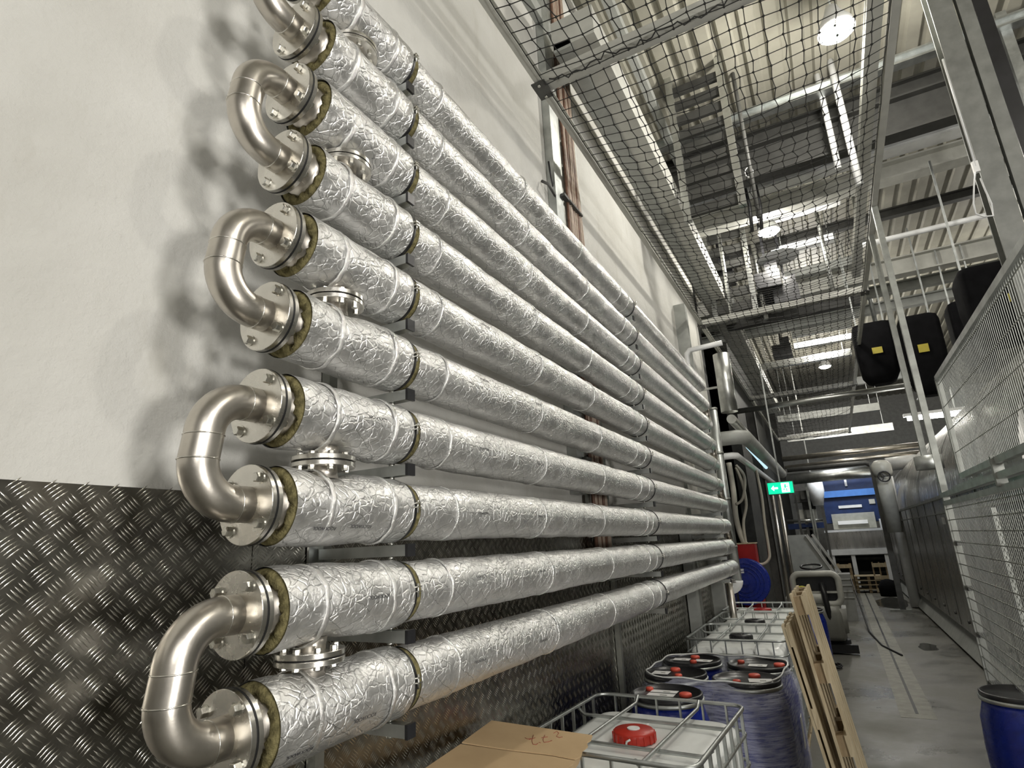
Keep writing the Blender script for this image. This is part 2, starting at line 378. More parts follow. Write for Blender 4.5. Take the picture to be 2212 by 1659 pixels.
# ================================================================ FINNED BANK OF INSULATED PIPES
NP = 10
PZ = [1.76+.2985*i for i in range(NP)]
PZ[0] -= .002
S1, S2 = 1.8, 5.29
def yend(i): return 9.55-.07*i
def ystart(i): return 1.234+.009*i
ORD = ['lowest', 'second lowest', 'third from the bottom', 'fourth from the bottom', 'fifth from the bottom', 'fifth from the top', 'fourth from the top', 'third from the top', 'second from the top', 'topmost']
def jacket(y0, y1, r, z, seed, lump=.004, dent=None, step=.022, seg=44):
    mb = MB(); mb.uv = []; n = max(3, int((y1-y0)/step)); vs = []; fs = []
    for i in range(n+1):
        y = y0+(y1-y0)*i/n
        for k in range(seg+1):
            a = 2*PI*k/seg; aa = a % (2*PI)
            q = Vector((math.cos(aa)*.11, y, math.sin(aa)*.11+seed*3.7))
            d = lump*(noise.noise(q*4)+.55*noise.noise(q*13)+.28*noise.noise(q*34)); edge = min(1, min(i, n-i)/2)
            if dent:
                dy, dz, ddep = dent; g = math.exp(-((y-dy)/.085)**2)*max(0, math.sin(a)*dz)**2; d -= ddep*g
            rr = r+d*(.4+.6*edge); vs.append((PX+math.cos(a)*rr, y, z+math.sin(a)*rr)); mb.uv.append((a*.11, y+seed*.37))
        if i:
            b = (i-1)*(seg+1)
            for k in range(seg): fs.append((b+k, b+seg+1+k, b+seg+2+k, b+k+1))
    mb.add(vs, fs, True); return mb
def ringband(y, wd, r, z, seg=44, seed=0, lump=.0012):
    mb = MB(); vs = []; fs = []; prof = [(-wd/2, -.004), (-wd/2, 0), (-wd/4, .0012), (wd/4, .0012), (wd/2, 0), (wd/2, -.004)]
    for dy, dr in prof:
        for k in range(seg):
            a = 2*PI*k/seg; d = lump*noise.noise(Vector((math.cos(a)*3, y*5+dy*20, math.sin(a)*3+seed)))
            vs.append((PX+math.cos(a)*(r+dr+d), y+dy+d*4, z+math.sin(a)*(r+dr+d)))
    for i in range(len(prof)-1):
        for k in range(seg): fs.append((i*seg+k, (i+1)*seg+k, (i+1)*seg+(k+1) % seg, i*seg+(k+1) % seg))
    mb.add(vs, fs, True); return mb
def hexbolt(mb, c, r, h, ax):
    mb.lathe([(r, 0), (r, h*.8), (r*.86, h)], c, ax, 6, False)
def marking(y, z, r, ang, parent, txt='ROCKWOOL', size=.017, flip=True):
    t = text_mb(txt, size, .0002); out = []
    for x, yy, zz in t.v:
        if flip: x, yy = -x, -yy
        a = ang+yy/r; rr = r+.0045+zz; out.append((PX+math.cos(a)*rr, y+x, z+math.sin(a)*rr))
    t.v = out; obj('printed_marking', t, 'print_black', parent, True)
RL, RR = .120, .111
for i in range(NP):
    z = PZ[i]; y0, y1 = ystart(i), yend(i); rnd = random.Random(i*11)
    P = thing('insulated_pipe', '%s long silver foil-wrapped pipe of the ten on the left wall' % ORD[i] if i not in (0, 9) else ['lowest foil-wrapped pipe on the wall, hanging over the white tank with the red cap', '', '', '', '', '', '', '', '', 'topmost foil-wrapped pipe, its near end cut by the upper photo edge'][i], 'pipe', (PX, y0-.08, z), group='foil-wrapped pipes of the wall bank')
    yb = 1.405+.012*i
    dent = (yb, 1 if i % 2 == 0 else -1, .018)
    yj = y0-(.026 if i < 6 else .012); segs = [('near', yj, S1-.022, RL, dent, .0065), ('mid', S1+.028, S2-.02, RR, None, .0045), ('far', S2+.012, y1-.42, RR-.003, None, .003), ('end', y1-.412, y1, RR-.003, None, .002)]
    J = []
    for s_, a, b, r, dn, lp in segs:
        o = obj('foil_jacket', jacket(a, b, r, z, i+len(J)*.31, lp, dn, .02 if s_ == 'near' else .03, 48 if s_ == 'near' else 36), 'foil', P, True); J.append(o)
    tb = [(y0+.115, .018, RL, J[0]), (S1-.13, .018, RL, J[0])]
    yy = S1+.24
    while yy < S2-.3: tb.append((yy+rnd.uniform(-.05, .05), .014, RR, J[1])); yy += .95
    tb += [(S2-.18, .018, RR, J[1])]
    for y, wd, r, pr in tb: obj('tape_band', ringband(y, wd, r+.0035, z, seed=i, lump=.0018), 'foil_tape', pr, True)
    # raw wool end, wool core in the gaps
    mb = MB(); vs = []; seg = 48
    for q, (rr, dy) in enumerate(((RL-.003, .006), (RL-.014, -.006), (.092, -.010), (.07, .012), (.058, .02))):
        for k in range(seg):
            a = 2*PI*k/seg; d = .011*noise.noise(Vector((math.cos(a)*4, q*1.3+i, math.sin(a)*4)))*(q > 0)+.003*noise.noise(Vector((math.cos(a)*14, q*1.3+i, math.sin(a)*14)))
            vs.append((PX+math.cos(a)*(rr+d), yj+dy+d*1.5, z+math.sin(a)*(rr+d)))
    mb.add(vs, [(q*seg+k, q*seg+(k+1) % seg, (q+1)*seg+(k+1) % seg, (q+1)*seg+k) for q in range(4) for k in range(seg)], True)
    obj('wool_end', mb, 'wool', P, True)
    obj('wool_collar', ringband(S1+.003, .075, RR-.003, z, seed=i, lump=.003), 'wool', P, True)
    obj('wool_collar', ringband(S2, .05, RR-.006, z, seed=i+5, lump=.002), 'wool', P, True)
    # pipe stub: rounded shell cap, neck, flange
    obj('shell_cap', MB().lathe([(.058, 0), (.062, .012), (.080, .022), (.088, .040), (.088, .2)], (PX, y0-.055, z), 'Y', 36), 'stainless', P, True)
    obj('neck', MB().lathe([(.056, 0), (.056, .06)], (PX, y0-.085, z), 'Y', 32), 'stainless', P, True)
    fl = obj('flange', MB().disc((PX, y0-.083, z), .1155, .018, 'Y', 48), 'flange_steel', P, True)
    for q in range(4):
        a = PI/4+q*PI/2+.12; mb = MB(); hexbolt(mb, (PX+.093*math.cos(a), y0-.074, z+.093*math.sin(a)), .0145, .015, 'Y'); obj('nut', mb, 'bolt_steel', fl, True)
    # far end: shell cap and return stub
    obj('shell_cap', MB().lathe([(.09, -.02), (.088, .01), (.07, .03), (.055, .04), (.055, .1)], (PX, y1, z), 'Y', 28), 'stainless', P, True)
    obj('wool_end', MB().lathe([(RR-.004, -.002), (RR-.008, .004), (.06, .004)], (PX, y1, z), 'Y', 28), 'wool', P, True)
    # printed words along the foil
    if i < 7:
        marking(y0+.30+.05*math.sin(i*2.1), z, RL, [-.35, .05, -.55, .1, .5, .45, .3][i], P)
        marking(S1+.42+.03*i, z, RR, [.0, .25, -.02, -.05, .35, .3, .4][i], P, size=.014)
        marking(S1+1.02+.03*i, z, RR, [-.1, .15, -.02, -.15, .3, .3, .3][i], P, size=.014)
    if i in (0, 2): marking(y0+.06+.02*i, z, RL, -.62, P, size=.016)
# ---- U-bends
def ubend(i, y0a, y0b, lab, far=False):
    za, zb = PZ[i], PZ[i+1]; s_ = 1 if far else -1
    fa, fb = (y0a+s_*.0885, y0b+s_*.0885) if not far else (y0a+.1, y0b+.1)
    U = thing('return_bend', lab, 'pipe bend', (PX, fa, za), group='U-bends joining the foil-wrapped pipes' if not far else 'U-bends at the far pipe ends')
    if not far: fa, fb = y0a-.083-.0215, y0b-.083-.0215
    r = .115; h = zb-za; st_ = (h-2*r)/2; neck = .05
    ya = fa+s_*neck; yb = fb+s_*neck; ym = (ya+yb)/2
    p = [Vector((PX, fa, za)), Vector((PX, ya, za))]+arc((PX, ya, za+r), r, -PI/2, 0, 12, (0, s_, 0), (0, 0, 1))[1:]
    p += [Vector((PX, yb+s_*r, zb-r))]+arc((PX, yb, zb-r), r, 0, PI/2, 12, (0, s_, 0), (0, 0, 1))[1:]+[Vector((PX, fb, zb))]
    obj('bend_tube', MB().tube(p, .0525, 32), 'stainless', U, True)
    if far: return U
    for (c, ax) in (((PX, ya+s_*r, za+r), (0, 0, 1)), ((PX, yb+s_*r, zb-r), (0, 0, 1)), ((PX, ya, za), (0, 1, 0)), ((PX, yb, zb), (0, 1, 0))):
        sd, u = frame(Vector(ax)); obj('weld_seam', MB().tube([Vector(c)+(sd*math.cos(2*PI*k/28)+u*math.sin(2*PI*k/28))*.0527 for k in range(28)], .0022, 6, closed=True), 'flange_steel', U, True)
    for y_, z_ in ((fa, za), (fb, zb)):
        fl = obj('flange', MB().disc((PX, y_, z_), .1165, .017, 'Y', 56), 'flange_steel', U, True)
        obj('gasket', MB().disc((PX, y_+.0106, z_), .1178, .0066, 'Y', 48, .0005), 'gasket', U, True)
        for q in range(4):
            a = PI/4+q*PI/2+.12; c = (PX+.093*math.cos(a), y_-.0085, z_+.093*math.sin(a)); mb = MB()
            mb.lathe([(.0185, -.0028), (.0185, 0)], c, 'Y', 20, False); mb.lathe([(.0125, -.019), (.0148, -.0165), (.0148, -.0028)], c, 'Y', 6, False)
            obj('bolt', mb, 'bolt_steel', fl, True)
    return U
UL = ['lowest steel U-bend at the left end, over the tread plate', 'second lowest steel U-bend, its lower half over the tread plate edge', 'middle steel U-bend of the five at the left pipe ends', 'second highest steel U-bend, narrow arch with a large shadow beside it', 'topmost steel U-bend, cut off by the upper photo edge']
for k in range(5): ubend(2*k, ystart(2*k), ystart(2*k+1), UL[k])
for k in range(4): ubend(2*k+1, yend(2*k+1), yend(2*k+2), 'far-end steel U-bend rising from the %s foil pipe' % ORD[2*k+1], True)
# ---- flanged branches between the pipes of each pair
BL = ['lowest flanged branch, between the two lowest foil pipes', 'second lowest flanged branch, above the third foil pipe', 'middle flanged branch of the five between the foil pipes', 'second highest flanged branch, seen from below with a glossy rim', 'topmost flanged branch, tucked under the topmost foil pipe']
for k in range(5):
    i = 2*k; zc = (PZ[i]+PZ[i+1])/2; y = 1.405+.012*i
    B = thing('flanged_branch', BL[k], 'pipe branch', (PX+.005, y, PZ[i]+.08), group='flanged branches between pipe pairs')
    obj('branch_tube', MB().lathe([(.05, -.055), (.046, -.03), (.046, .03), (.05, .055)], (PX+.005, y, zc), 'Z', 28), 'stainless', B, True)
    for sg in (-1, 1):
        fl = obj('flange', MB().disc((PX+.005, y, zc+sg*.0105), .105, .016, 'Z', 56), 'flange_steel', B, True)
        for q in range(8):
            a = q*PI/4+.3; c = (PX+.005+.078*math.cos(a), y+.078*math.sin(a), zc+sg*.0185); mb = MB()
            mb.lathe([(.011, 0), (.011, .011), (.009, .013)] if sg > 0 else [(.009, -.013), (.011, -.011), (.011, 0)], c, 'Z', 6, False)
            obj('bolt', mb, 'bolt_steel', fl, True)
    obj('gasket', MB().disc((PX+.005, y, zc), .098, .005, 'Z', 48, .0005), 'gasket', B, True)
# ---- strut posts on the wall and cantilever arms
def post(y, ytxt, z0, z1):
    mb = MB(); mb.channel((WX+.035, y, z0), (WX+.035, y, z1), .045, .045, .004, (0, 1, 0), 1)
    o = solo('strut_post', mb, 'galvanised_dull', 'galvanised channel post on the wall %s' % ytxt, 'post', 'channel posts behind the pipes'); return o
for y, s_ in ((1.80, 'behind the first row of pipe clamps'), (S2, 'behind the middle row of pipe clamps'), (8.85, 'behind the far pipe ends')): post(y+.0, s_, .05, 4.75)
WIDE = thing('wall_post', 'wide grey steel post standing on the wall between clamp row and pipe ends', 'post', (WX+.08, 8.2, 0))
obj('shaft', MB().box((WX+.08, 8.2, 1.15), (.12, .16, 2.3)), 'painted_grey', WIDE, True)
CAPN = ['first', 'middle', 'far']
for j, y in enumerate((1.80, S2, 8.8)):
    for i in range(NP):
        z = PZ[i]-.148 if j == 0 else PZ[i]-.142
        if j == 2 and i > 7: continue
        A = thing('support_arm', 'arm with black cap under the %s foil pipe, %s clamp row' % (ORD[i], CAPN[j]), 'bracket', (WX+.06, y, z), group='cantilever pipe brackets')
        xe = PX+.085
        mb = MB(); mb.bar((WX+.045, y-.012, z), (xe, y-.012, z), .041, .041, (0, 0, 1)); obj('arm', mb, 'galvanised', A, True)
        mb = MB().box((WX+.02, y-.012, z), (.012, .11, .09)).bar((WX+.03, y-.012, z-.055), (WX+.16, y-.012, z-.02), .03, .004); obj('wall_plate', mb, 'galvanised', A, True)
        obj('end_cap', MB().box((xe+.006, y-.012, z), (.012, .046, .046)), 'black_plastic', A, True)
        mb = MB().lathe([(.006, -.03), (.006, .055)], (PX, y-.012, z), 'Z', 8); obj('threaded_rod', mb, 'bolt_steel', A, True)
        for q_ in (.021, -.03): obj('nut', MB().lathe([(.013, q_), (.013, q_+.009)], (PX, y-.012, z), 'Z', 6), 'bolt_steel', A, True)
        # pipe clamp ring
        r = RR+.005 if j == 0 else RR+.004
        K = thing('pipe_clamp', 'clamp ring round the %s foil pipe in the %s clamp row' % (ORD[i], CAPN[j]), 'clamp', (PX, y, PZ[i]-r), group='pipe clamp rings')
        mb = MB(); seg = 40; vs = []
        yc = y-.012; wd = .02
        for dy, dr in ((-wd/2, -.006), (-wd/2, 0), (wd/2, 0), (wd/2, -.006)):
            for k in range(seg):
                a = 2*PI*k/seg; vs.append((PX+math.cos(a)*(r+dr), yc+dy, PZ[i]+math.sin(a)*(r+dr)))
        mb.add(vs, [(q*seg+k, (q+1)*seg+k, (q+1)*seg+(k+1) % seg, q*seg+(k+1) % seg) for q in range(3) for k in range(seg)], True)
        ring = obj('ring', mb, 'black_rubber' if j < 2 else 'galvanised_dull', K, True)
        mb = MB()
        for sg in (-1, 1):
            a = .1+sg*.06; c = Vector((PX+math.cos(a)*(r+.008), yc, PZ[i]+math.sin(a)*(r+.008))); mb.box(c, (.024, .024, .004), 0, Matrix.Rotation(-a, 3, 'Y'))
        mb.lathe([(.004, -.025), (.004, .022)], (PX+r+.011, yc, PZ[i]+.01), 'Z', 8); obj('clamp_screw', mb, 'bolt_steel', K, True)
# ================================================================ OVERHEAD: nets, frames, roof steel
NZ, NL, NR = 5.9, -1.55, 1.03
YB = [-1.2, 3.74, 10.4, 17.4, 26.0]
NN = ['nearest', 'second', 'third', 'farthest']
def netpanel(y0, y1, seed, sag, cell=.12):
    mb = MB(); nx = int((NR-NL)/cell); ny = int((y1-y0)/cell)
    def P(i, j):
        u, v = i/nx, j/ny; q = Vector((i*.37, j*.31, seed*5)); e = min(1, 4*min(u, 1-u, v, 1-v)+.15)
        dx = .034*noise.noise(q*.8)+.02*noise.noise(q*3.1)+(.012 if (i+j) % 2 else -.012)
        dy = .034*noise.noise(q*.8+Vector((9, 9, 9)))+.02*noise.noise(q*3.3+Vector((3, 0, 0)))
        ez = .05*(math.sin(v*PI*7+seed)*(1-abs(2*u-1))*.5)
        return Vector((NL+.05+(NR-NL-.1)*u+dx*e, y0+.05+(y1-y0-.1)*v+dy*e, NZ-.03-sag*(math.sin(PI*u)**.7)*(math.sin(PI*v)**.5)+ez*.6+.03*noise.noise(q)))
    G = [[P(i, j) for j in range(ny+1)] for i in range(nx+1)]
    r = .0042
    def seg(a, b):
        sd, u = frame(b-a); o = len(mb.v)
        vs = [p+sd*math.cos(t)*r+u*math.sin(t)*r for p in (a, b) for t in (0, 2.1, 4.2)]
        mb.add(vs, [(0, 1, 4, 3), (1, 2, 5, 4), (2, 0, 3, 5)])
    for i in range(nx+1):
        for j in range(ny+1):
            if i < nx: seg(G[i][j], G[i+1][j])
            if j < ny: seg(G[i][j], G[i][j+1])
            if y0 < 12 and 0 < i < nx: mb.box(G[i][j], (.013, .013, .013), .7)
    return mb
for k in range(4):
    y0, y1 = YB[k], YB[k+1]
    F = thing('net_frame', '%s pale steel frame carrying the safety net overhead' % ['nearest', 'second', 'third', 'farthest'][k], 'frame', (0, y0, NZ), group='overhead net frames')
    for x, nm in ((NL, 'side_rail'), (NR, 'side_rail')):
        mb = MB(); sd = 1 if x < 0 else -1
        mb.channel((x, y0+.06, NZ+.04), (x, y1-.06, NZ+.04), .085, .06, .006, (0, 0, 1), sd); obj(nm, mb, 'painted_beam', F, True)
    mb = MB(); mb.bar((NL-.02, y1, NZ+.05), (NR+.05, y1, NZ+.05), .12, .10); obj('cross_beam', mb, 'painted_beam', F, True)
    for x in (NL, NR):
        obj('corner_plate', MB().box((x, y1, NZ-.015), (.12, .2, .012)), 'dark_steel', F, True)
    for x in (NL, NR):
        for dy in (-.07, .07):
            mb = MB(); mb.lathe([(.014, -.035), (.014, -.02)], (x, y1+dy, NZ), 'Z', 6); obj('bolt', mb, 'bolt_steel', F, True)
    N = obj('safety_net', netpanel(y0, y1, k, .16), 'net_cord'); tag(N, '%s panel of dark square-mesh safety net under the roof' % NN[k], 'net', 'safety nets')
    mb = MB(); pts = []
    for q in range(60):
        u = q/59; pts.append((NL+.1+(NR-NL-.2)*u, y1-.09+.02*math.sin(q*1.9), NZ-.02-.05*abs(math.sin(u*PI*5))+.01*math.sin(q*2.7)))
    mb.tube(pts, .006, 5); obj('border_rope', mb, 'net_cord', N, True)
# posts under the net frame
PO = thing('frame_post', 'tall galvanised post carrying the net frame at the guard fence corner', 'post', (1.03, 7.5, 0))
obj('shaft', MB().bar((1.03, 7.5, .0), (1.03, 7.5, NZ-.01), .06, .06, (1, 0, 0)), 'galvanised_dull', PO, True)
obj('collar', MB().lathe([(.13, -.07), (.13, .07)], (.97, 7.6, 2.86), 'Z', 24), 'galvanised', PO, True)
q = pt(1933, 720, Y=8.3)
solo('frame_post', MB().bar((q.x, 8.3, 2.9), (q.x, 8.3, NZ), .06, .06, (1, 0, 0)), 'galvanised_dull', 'second thinner post rising to the net frame, left of the fence post', 'post')
# bracket carrying on past the third cross beam
a = pt(2015, 803, Y=17.4); B = thing('bracket', 'pale bracket beam with diagonal brace beside the black bags', 'bracket', (1.2, 17.4, a.z))
obj('beam', MB().bar((1.1, 17.4, a.z+.05), (a.x, 17.4, a.z+.05), .14, .2), 'painted_beam', B, True)
b = pt(1985, 865, Y=17.4); obj('brace', MB().bar((a.x, 17.4, a.z), b, .1, .1), 'painted_beam', B, True)
# pipes running across the aisle
def xpipe(p0, p1, Y, r, mat, lab, name='pipe', cat='pipe', seg=12):
    a, b = pt(*p0, Y=Y), pt(*p1, Y=Y); mb = MB().tube([a, b], r, seg)
    if name == 'duct': mb.bar(a+(b-a)*.3, (a+(b-a)*.3).to_2d().to_3d()+Vector((0, 0, 9.12)), .04)
    return solo(name, mb, mat, lab, cat)
xpipe((1585, 890), (1975, 830), 14.5, .065, 'duct_metal', 'long straight horizontal pipe crossing the aisle below the third net')
xpipe((1690, 992), (1990, 960), 21.5, .085, 'stainless', 'upper of the two steel pipes crossing the aisle by the pipe portal')
xpipe((1695, 1010), (1990, 976), 21.5, .06, 'stainless', 'lower of the two steel pipes crossing the aisle by the pipe portal')
xpipe((1700, 1036), (1880, 1018), 26, .22, 'duct_metal', 'thick foil-clad duct crossing above the blue machine', 'duct', 'duct')
p = pt(1886, 998, Y=20); p2 = pt(1951, 1318, Y=20)
PT_ = thing('pipe_portal', 'dark square-tube portal whose leg stands at the far washer end', 'frame', (p2.x, 20, 0))
obj('leg', MB().bar((p2.x, 20, 0), (p2.x, 20, p.z), .14, .14, (1, 0, 0)), 'dark_steel', PT_, True)
a = pt(1700, 1014, Y=20); obj('cross_tube', MB().tube([(p2.x, 20, p.z-.1), (p2.x-.15, 20, p.z), (a.x, 20, p.z)], .07, 12), 'dark_steel', PT_, True)
obj('foot', MB().box((p2.x-.05, 20, .03), (.5, .2, .06)), 'galvanised_dull', PT_, True)
# valve riser with handwheel
v = pt(1905, 1015, Y=19.5); V = thing('valve_riser', 'pale grey riser pipe with domed top and black handwheel beside the washer', 'pipe', (v.x, 19.5, v.z-4))
lo = pt(1935, 1150, Y=19.5)
obj('riser', MB().tube([(v.x, 19.5, lo.z), (v.x, 19.5, v.z)], .19, 20), 'painted_grey', V, True)
obj('dome', MB().lathe([(.2, -.2), (.25, -.1), (.25, .15), (.15, .26), (.01, .28)], (v.x, 19.5, v.z), 'Z', 20), 'pale_grey_plastic', V, True)
hw = pt(1910, 1029, Y=19.2)
mb = MB().tube([hw+Vector((math.cos(t*PI/8)*.14, 0, math.sin(t*PI/8)*.14)) for t in range(16)], .022, 6, closed=True)
for t in range(3): mb.bar(hw+Vector((math.cos(t*2.1)*.14, 0, math.sin(t*2.1)*.14)), hw, .025)
obj('handwheel', mb, 'black_plastic', V, True)
xpipe((1915, 1003), (1995, 990), 23, .24, 'white_paint', 'fat white pipe running right behind the valve riser')
a, b = pt(1917, 1030, Y=21), pt(1930, 1085, Y=21); solo('pipe', MB().tube([a, b, (b.x, 21, .02)], .14, 14), 'white_paint', 'short white pipe dropping behind the handwheel', 'pipe')
# roof steel across the hall
RB = [(1985, 118, 8.75, .16, .16, 'galvanised', 'slim roof purlin nearest the hanging lamp, right of the net'),
      (1985, 186, 8.75, .30, .2, 'roof_dark', 'dark upper flange strip ahead of the deep dark girder'),
      (1990, 240, 8.2, .62, .26, 'roof_dark', 'deep dark roof girder crossing the whole hall'),
      (2000, 300, 8.6, .16, .3, 'white_paint', 'roof beam just behind the dark girder, lamp light painted white'),  # white beam stands in for a flange lit by the lamps
      (2000, 352, 8.3, .34, .3, 'painted_beam', 'broad pale roof I-beam above the ribbed sheet'),
      (2015, 437, 8.75, .2, .16, 'roof_dark', 'thin dark purlin above the white pipe'),
      (2040, 556, 7.9, .42, .3, 'painted_beam', 'wide pale beam right above the black hanging bags'),
      (1950, 618, 7.8, .25, .2, 'painted_grey', 'grey crossbeam behind the black hanging bags, upper one'),
      (1950, 655, 7.5, .25, .2, 'painted_grey', 'grey crossbeam behind the black hanging bags, lower one')]
for x, y, Z, H, W_, mt, lab in RB:
    c = pt(x, y, Z=Z); mb = MB(); mb.ibeam((-3.8 if c.y > 12.4 else WX+.01, c.y, Z), (10.4, c.y, Z), H, W_, .03, .02); o = solo('roof_beam', mb, mt, lab, 'beam', 'roof beams')
wp = pt(2020, 492, Z=7.3)
solo('pipe', MB().tube([(1.3, wp.y, 7.3), (pt(2145, 463, Y=wp.y).x, wp.y, 7.3)], .05, 10), 'white_paint', 'white horizontal pipe below the roof, between net and column', 'pipe')
# roof purlins over the net, running to the back
for x, y, Z in ((1330, 40, 8.8), (1250, 190, 7.6)):
    c = pt(x, y, Z=Z); solo('roof_beam', MB().bar((c.x, 1, Z), (c.x, 12.2, Z), .12, .16, (0, 0, 1)), 'painted_grey', 'grey beam over the net running beside the left wall at %s height' % ('roof' if Z > 8 else 'middle'), 'beam')
c = pt(1882, 100, Z=7.6); solo('roof_beam', MB().channel((c.x, 3.0, 7.6), (c.x, 14, 7.6), .1, .16, .008, (0, 0, 1), -1), 'painted_beam', 'pale channel running to the back just inside the right net rail', 'beam')
# duct and trays along the wall top
for X_, px, py, wd, hh, mt, lab, nm in ((-1.5, 1362, 300, .45, .35, 'painted_beam', 'long beige square duct running high along the left wall', 'duct'), (-1.62, 1300, 250, .18, .1, 'painted_grey', 'narrow cable tray on the upper left wall above the net', 'cable_tray')):
    c = pt(px, py, X=X_); solo(nm, MB().bar((X_, 4.5, c.z), (X_, 26 if nm == 'duct' else 12.2, c.z), wd, hh, (0, 0, 1)), mt, lab, nm.replace('_', ' '))
# dark slatted rack hung near the wall over the net
def vrack(xa, xb, y0, y1, Y, lab, n):
    Y = min(Y, pt(xa, y0, Z=8.95).y); a0, a1 = pt(xa, y0, Y=Y), pt(xa+(y1-y0)*.14, y1, Y=Y); b0 = pt(xb, y0, Y=Y)
    T = thing('slatted_rack', lab, 'rack', (a1.x, Y, a1.z))
    for x in (a0.x, b0.x): obj('upright', MB().bar((x, Y, a1.z), (x, Y, 9.12), .1, .1, (1, 0, 0)), 'duct_metal', T, True)
    for k in range(n):
        z = a1.z+(a0.z-a1.z)*(k+.5)/n
        obj('slat', MB().box(((a0.x+b0.x)/2, Y, z), (b0.x-a0.x, .06, (a0.z-a1.z)/n*.55)), 'roof_dark', T, True)
vrack(1445, 1560, 190, 480, 11, 'hanging slatted steel rack over the second net, beside the wall', 9)
vrack(1515, 1600, 480, 690, 14, 'hanging slatted steel rack over the second net, near its far beam', 7)
# vertical pipes and rods hanging over the nets
HV = [(1780, 235, 1812, 365, 9, .045, 'white_paint', 'white drop pipe under the lamp, left one'), (1800, 150, 1858, 400, 9.6, .05, 'white_paint', 'white drop pipe under the lamp, right one'),
      (1768, 430, 1802, 640, 12.5, .04, 'duct_metal', 'bright conduit hanging over the second net, right side'), (1552, 490, 1582, 690, 12, .04, 'duct_metal', 'bright conduit hanging over the second net, left side'),
      (1632, 560, 1655, 690, 13, .05, 'duct_metal', 'short bright conduit hanging over the second net, middle'), (1157, 0, 1172, 130, 6.5, .035, 'galvanised', 'thin rod hanging behind the nearest net beam'),
      (1600, 170, 1640, 470, 9.2, .03, 'dark_steel', 'dark hanger rod over the second net, beside the cable loop'), (1850, 420, 1865, 520, 13, .035, 'galvanised', 'galvanised hanger rod close to the right net rail'),
      (1880, 600, 1892, 700, 16, .05, 'galvanised', 'short hanger post behind the right net rail')]
for x0, y0, x1, y1, Y, r, mt, lab in HV:
    Y = min(Y, pt(x0, y0, Z=8.95).y); a, b = pt(x0, y0, Y=Y), pt(x1, y1, Y=Y); solo('hanging_pipe', MB().tube([(b.x, Y, max(b.z, 6.1)), (b.x, Y, 9.12)], r, 8), mt, lab, 'pipe')
# trays and bars over the farther nets; white colour stands in for lamp light
XB = [(1500, 500, 1860, 395, 11.5, .16, 'duct_metal', 'bright tray crossing over the second net'), (1640, 478, 1815, 438, 12.2, .1, 'white_paint', 'short bar crossing over the second net, lamp light painted white'), (1680, 545, 1800, 512, 13.2, .14, 'white_paint', 'tray crossing over the second net, middle, lamp light painted white'),
      (1690, 600, 1860, 560, 14.5, .2, 'painted_grey', 'grey tray crossing over the second net, farther'), (1690, 640, 1850, 612, 15.5, .12, 'duct_metal', 'thin bright tray near the far second net'), (1710, 722, 1840, 700, 18, .18, 'white_paint', 'tray over the third net, upper, lamp light painted white'),
      (1715, 748, 1842, 728, 19, .16, 'white_paint', 'tray over the third net, lower, lamp light painted white'), (1570, 700, 1860, 655, 14, .2, 'roof_dark', 'dark tray just above the second net beam'), (1640, 790, 1840, 765, 20, .2, 'duct_metal', 'dull tray over the third net'),
      (1680, 905, 1900, 880, 27, .3, 'painted_grey', 'grey duct above the farthest net'), (1700, 945, 1930, 925, 27, .3, 'duct_metal', 'bright crumpled duct under the farthest net')]
for x0, y0, x1, y1, Y, h, mt, lab in XB:
    a, b = pt(x0, y0, Y=Y), pt(x1, y1, Y=Y); z = max((a.z+b.z)/2, 6.2 if Y < 26 else 0); T = thing('overhead_tray', lab, 'tray', ((a.x+b.x)/2, Y, z-h/2)); obj('tray', MB().box(((a.x+b.x)/2, Y, z), (abs(b.x-a.x), .2, h)), mt, T, True)
    for f in (.08, .92): obj('hanger_rod', MB().bar((a.x+(b.x-a.x)*f, Y, z), (a.x+(b.x-a.x)*f, Y, 9.12), .02), 'galvanised', T, True)
for k, (px, py, Y) in enumerate(((1660, 610, 12.8), (1650, 655, 13.6), (1700, 640, 13), (1560, 600, 12.5), (1690, 760, 17.8))):
    c = pt(px, py, Y=Y); mb = MB().box(c, (.5, .4, .35)).box(c+Vector((.1, -.1, .28)), (.25, .2, .2)).bar(c, (c.x, c.y, 9.12), .05); solo('machine_box', mb, 'black_plastic', 'dark drive box over the nets, %s' % ['under the small lamp', 'second below the small lamp', 'right of the lower conduit', 'left by the conduit', 'over the third net'][k], 'machine')
# lamps
for k, (x, y, z) in enumerate(LAMPS):
    L = thing('bay_lamp', ['glowing round lamp hanging over the net, upper right', 'small glowing lamp deeper in the hall, over the net', 'third hanging lamp of the row', 'farthest hanging lamp of the row', 'hanging lamp outside the photo, right', 'hanging lamp over the washer', 'hanging lamp over the far washer end'][k], 'lamp', (x, y, z-.1))
    obj('reflector', MB().lathe([(.21, -.06), (.2, .02), (.1, .2), (.07, .3), (.0, .32)], (0, 0, .12), 'Z', 28), 'white_paint', L)
    obj('lens', MB().lathe([(.0, -.045), (.1, -.04), (.17, -.015), (.18, .01)], (0, 0, .04), 'Z', 28), 'lamp_glow', L)
    obj('hanger', MB().tube([(0, 0, .42), (0, 0, 1.03)], .012, 6), 'galvanised', L)
a, b = pt(1960, 905, Y=24), pt(2078, 893, Y=24)
T = thing('tube_lamp', 'long lit fluorescent fitting seen through the fence posts', 'lamp', ((a.x+b.x)/2, 24, a.z))
obj('tube', MB().tube([a, b], .07, 10), 'tube_glow', T, True)
for f in (.1, .9): obj('hanger', MB().bar((a.x+(b.x-a.x)*f, 24, a.z+.15), (a.x+(b.x-a.x)*f, 24, 9.12), .03), 'galvanised', T, True)
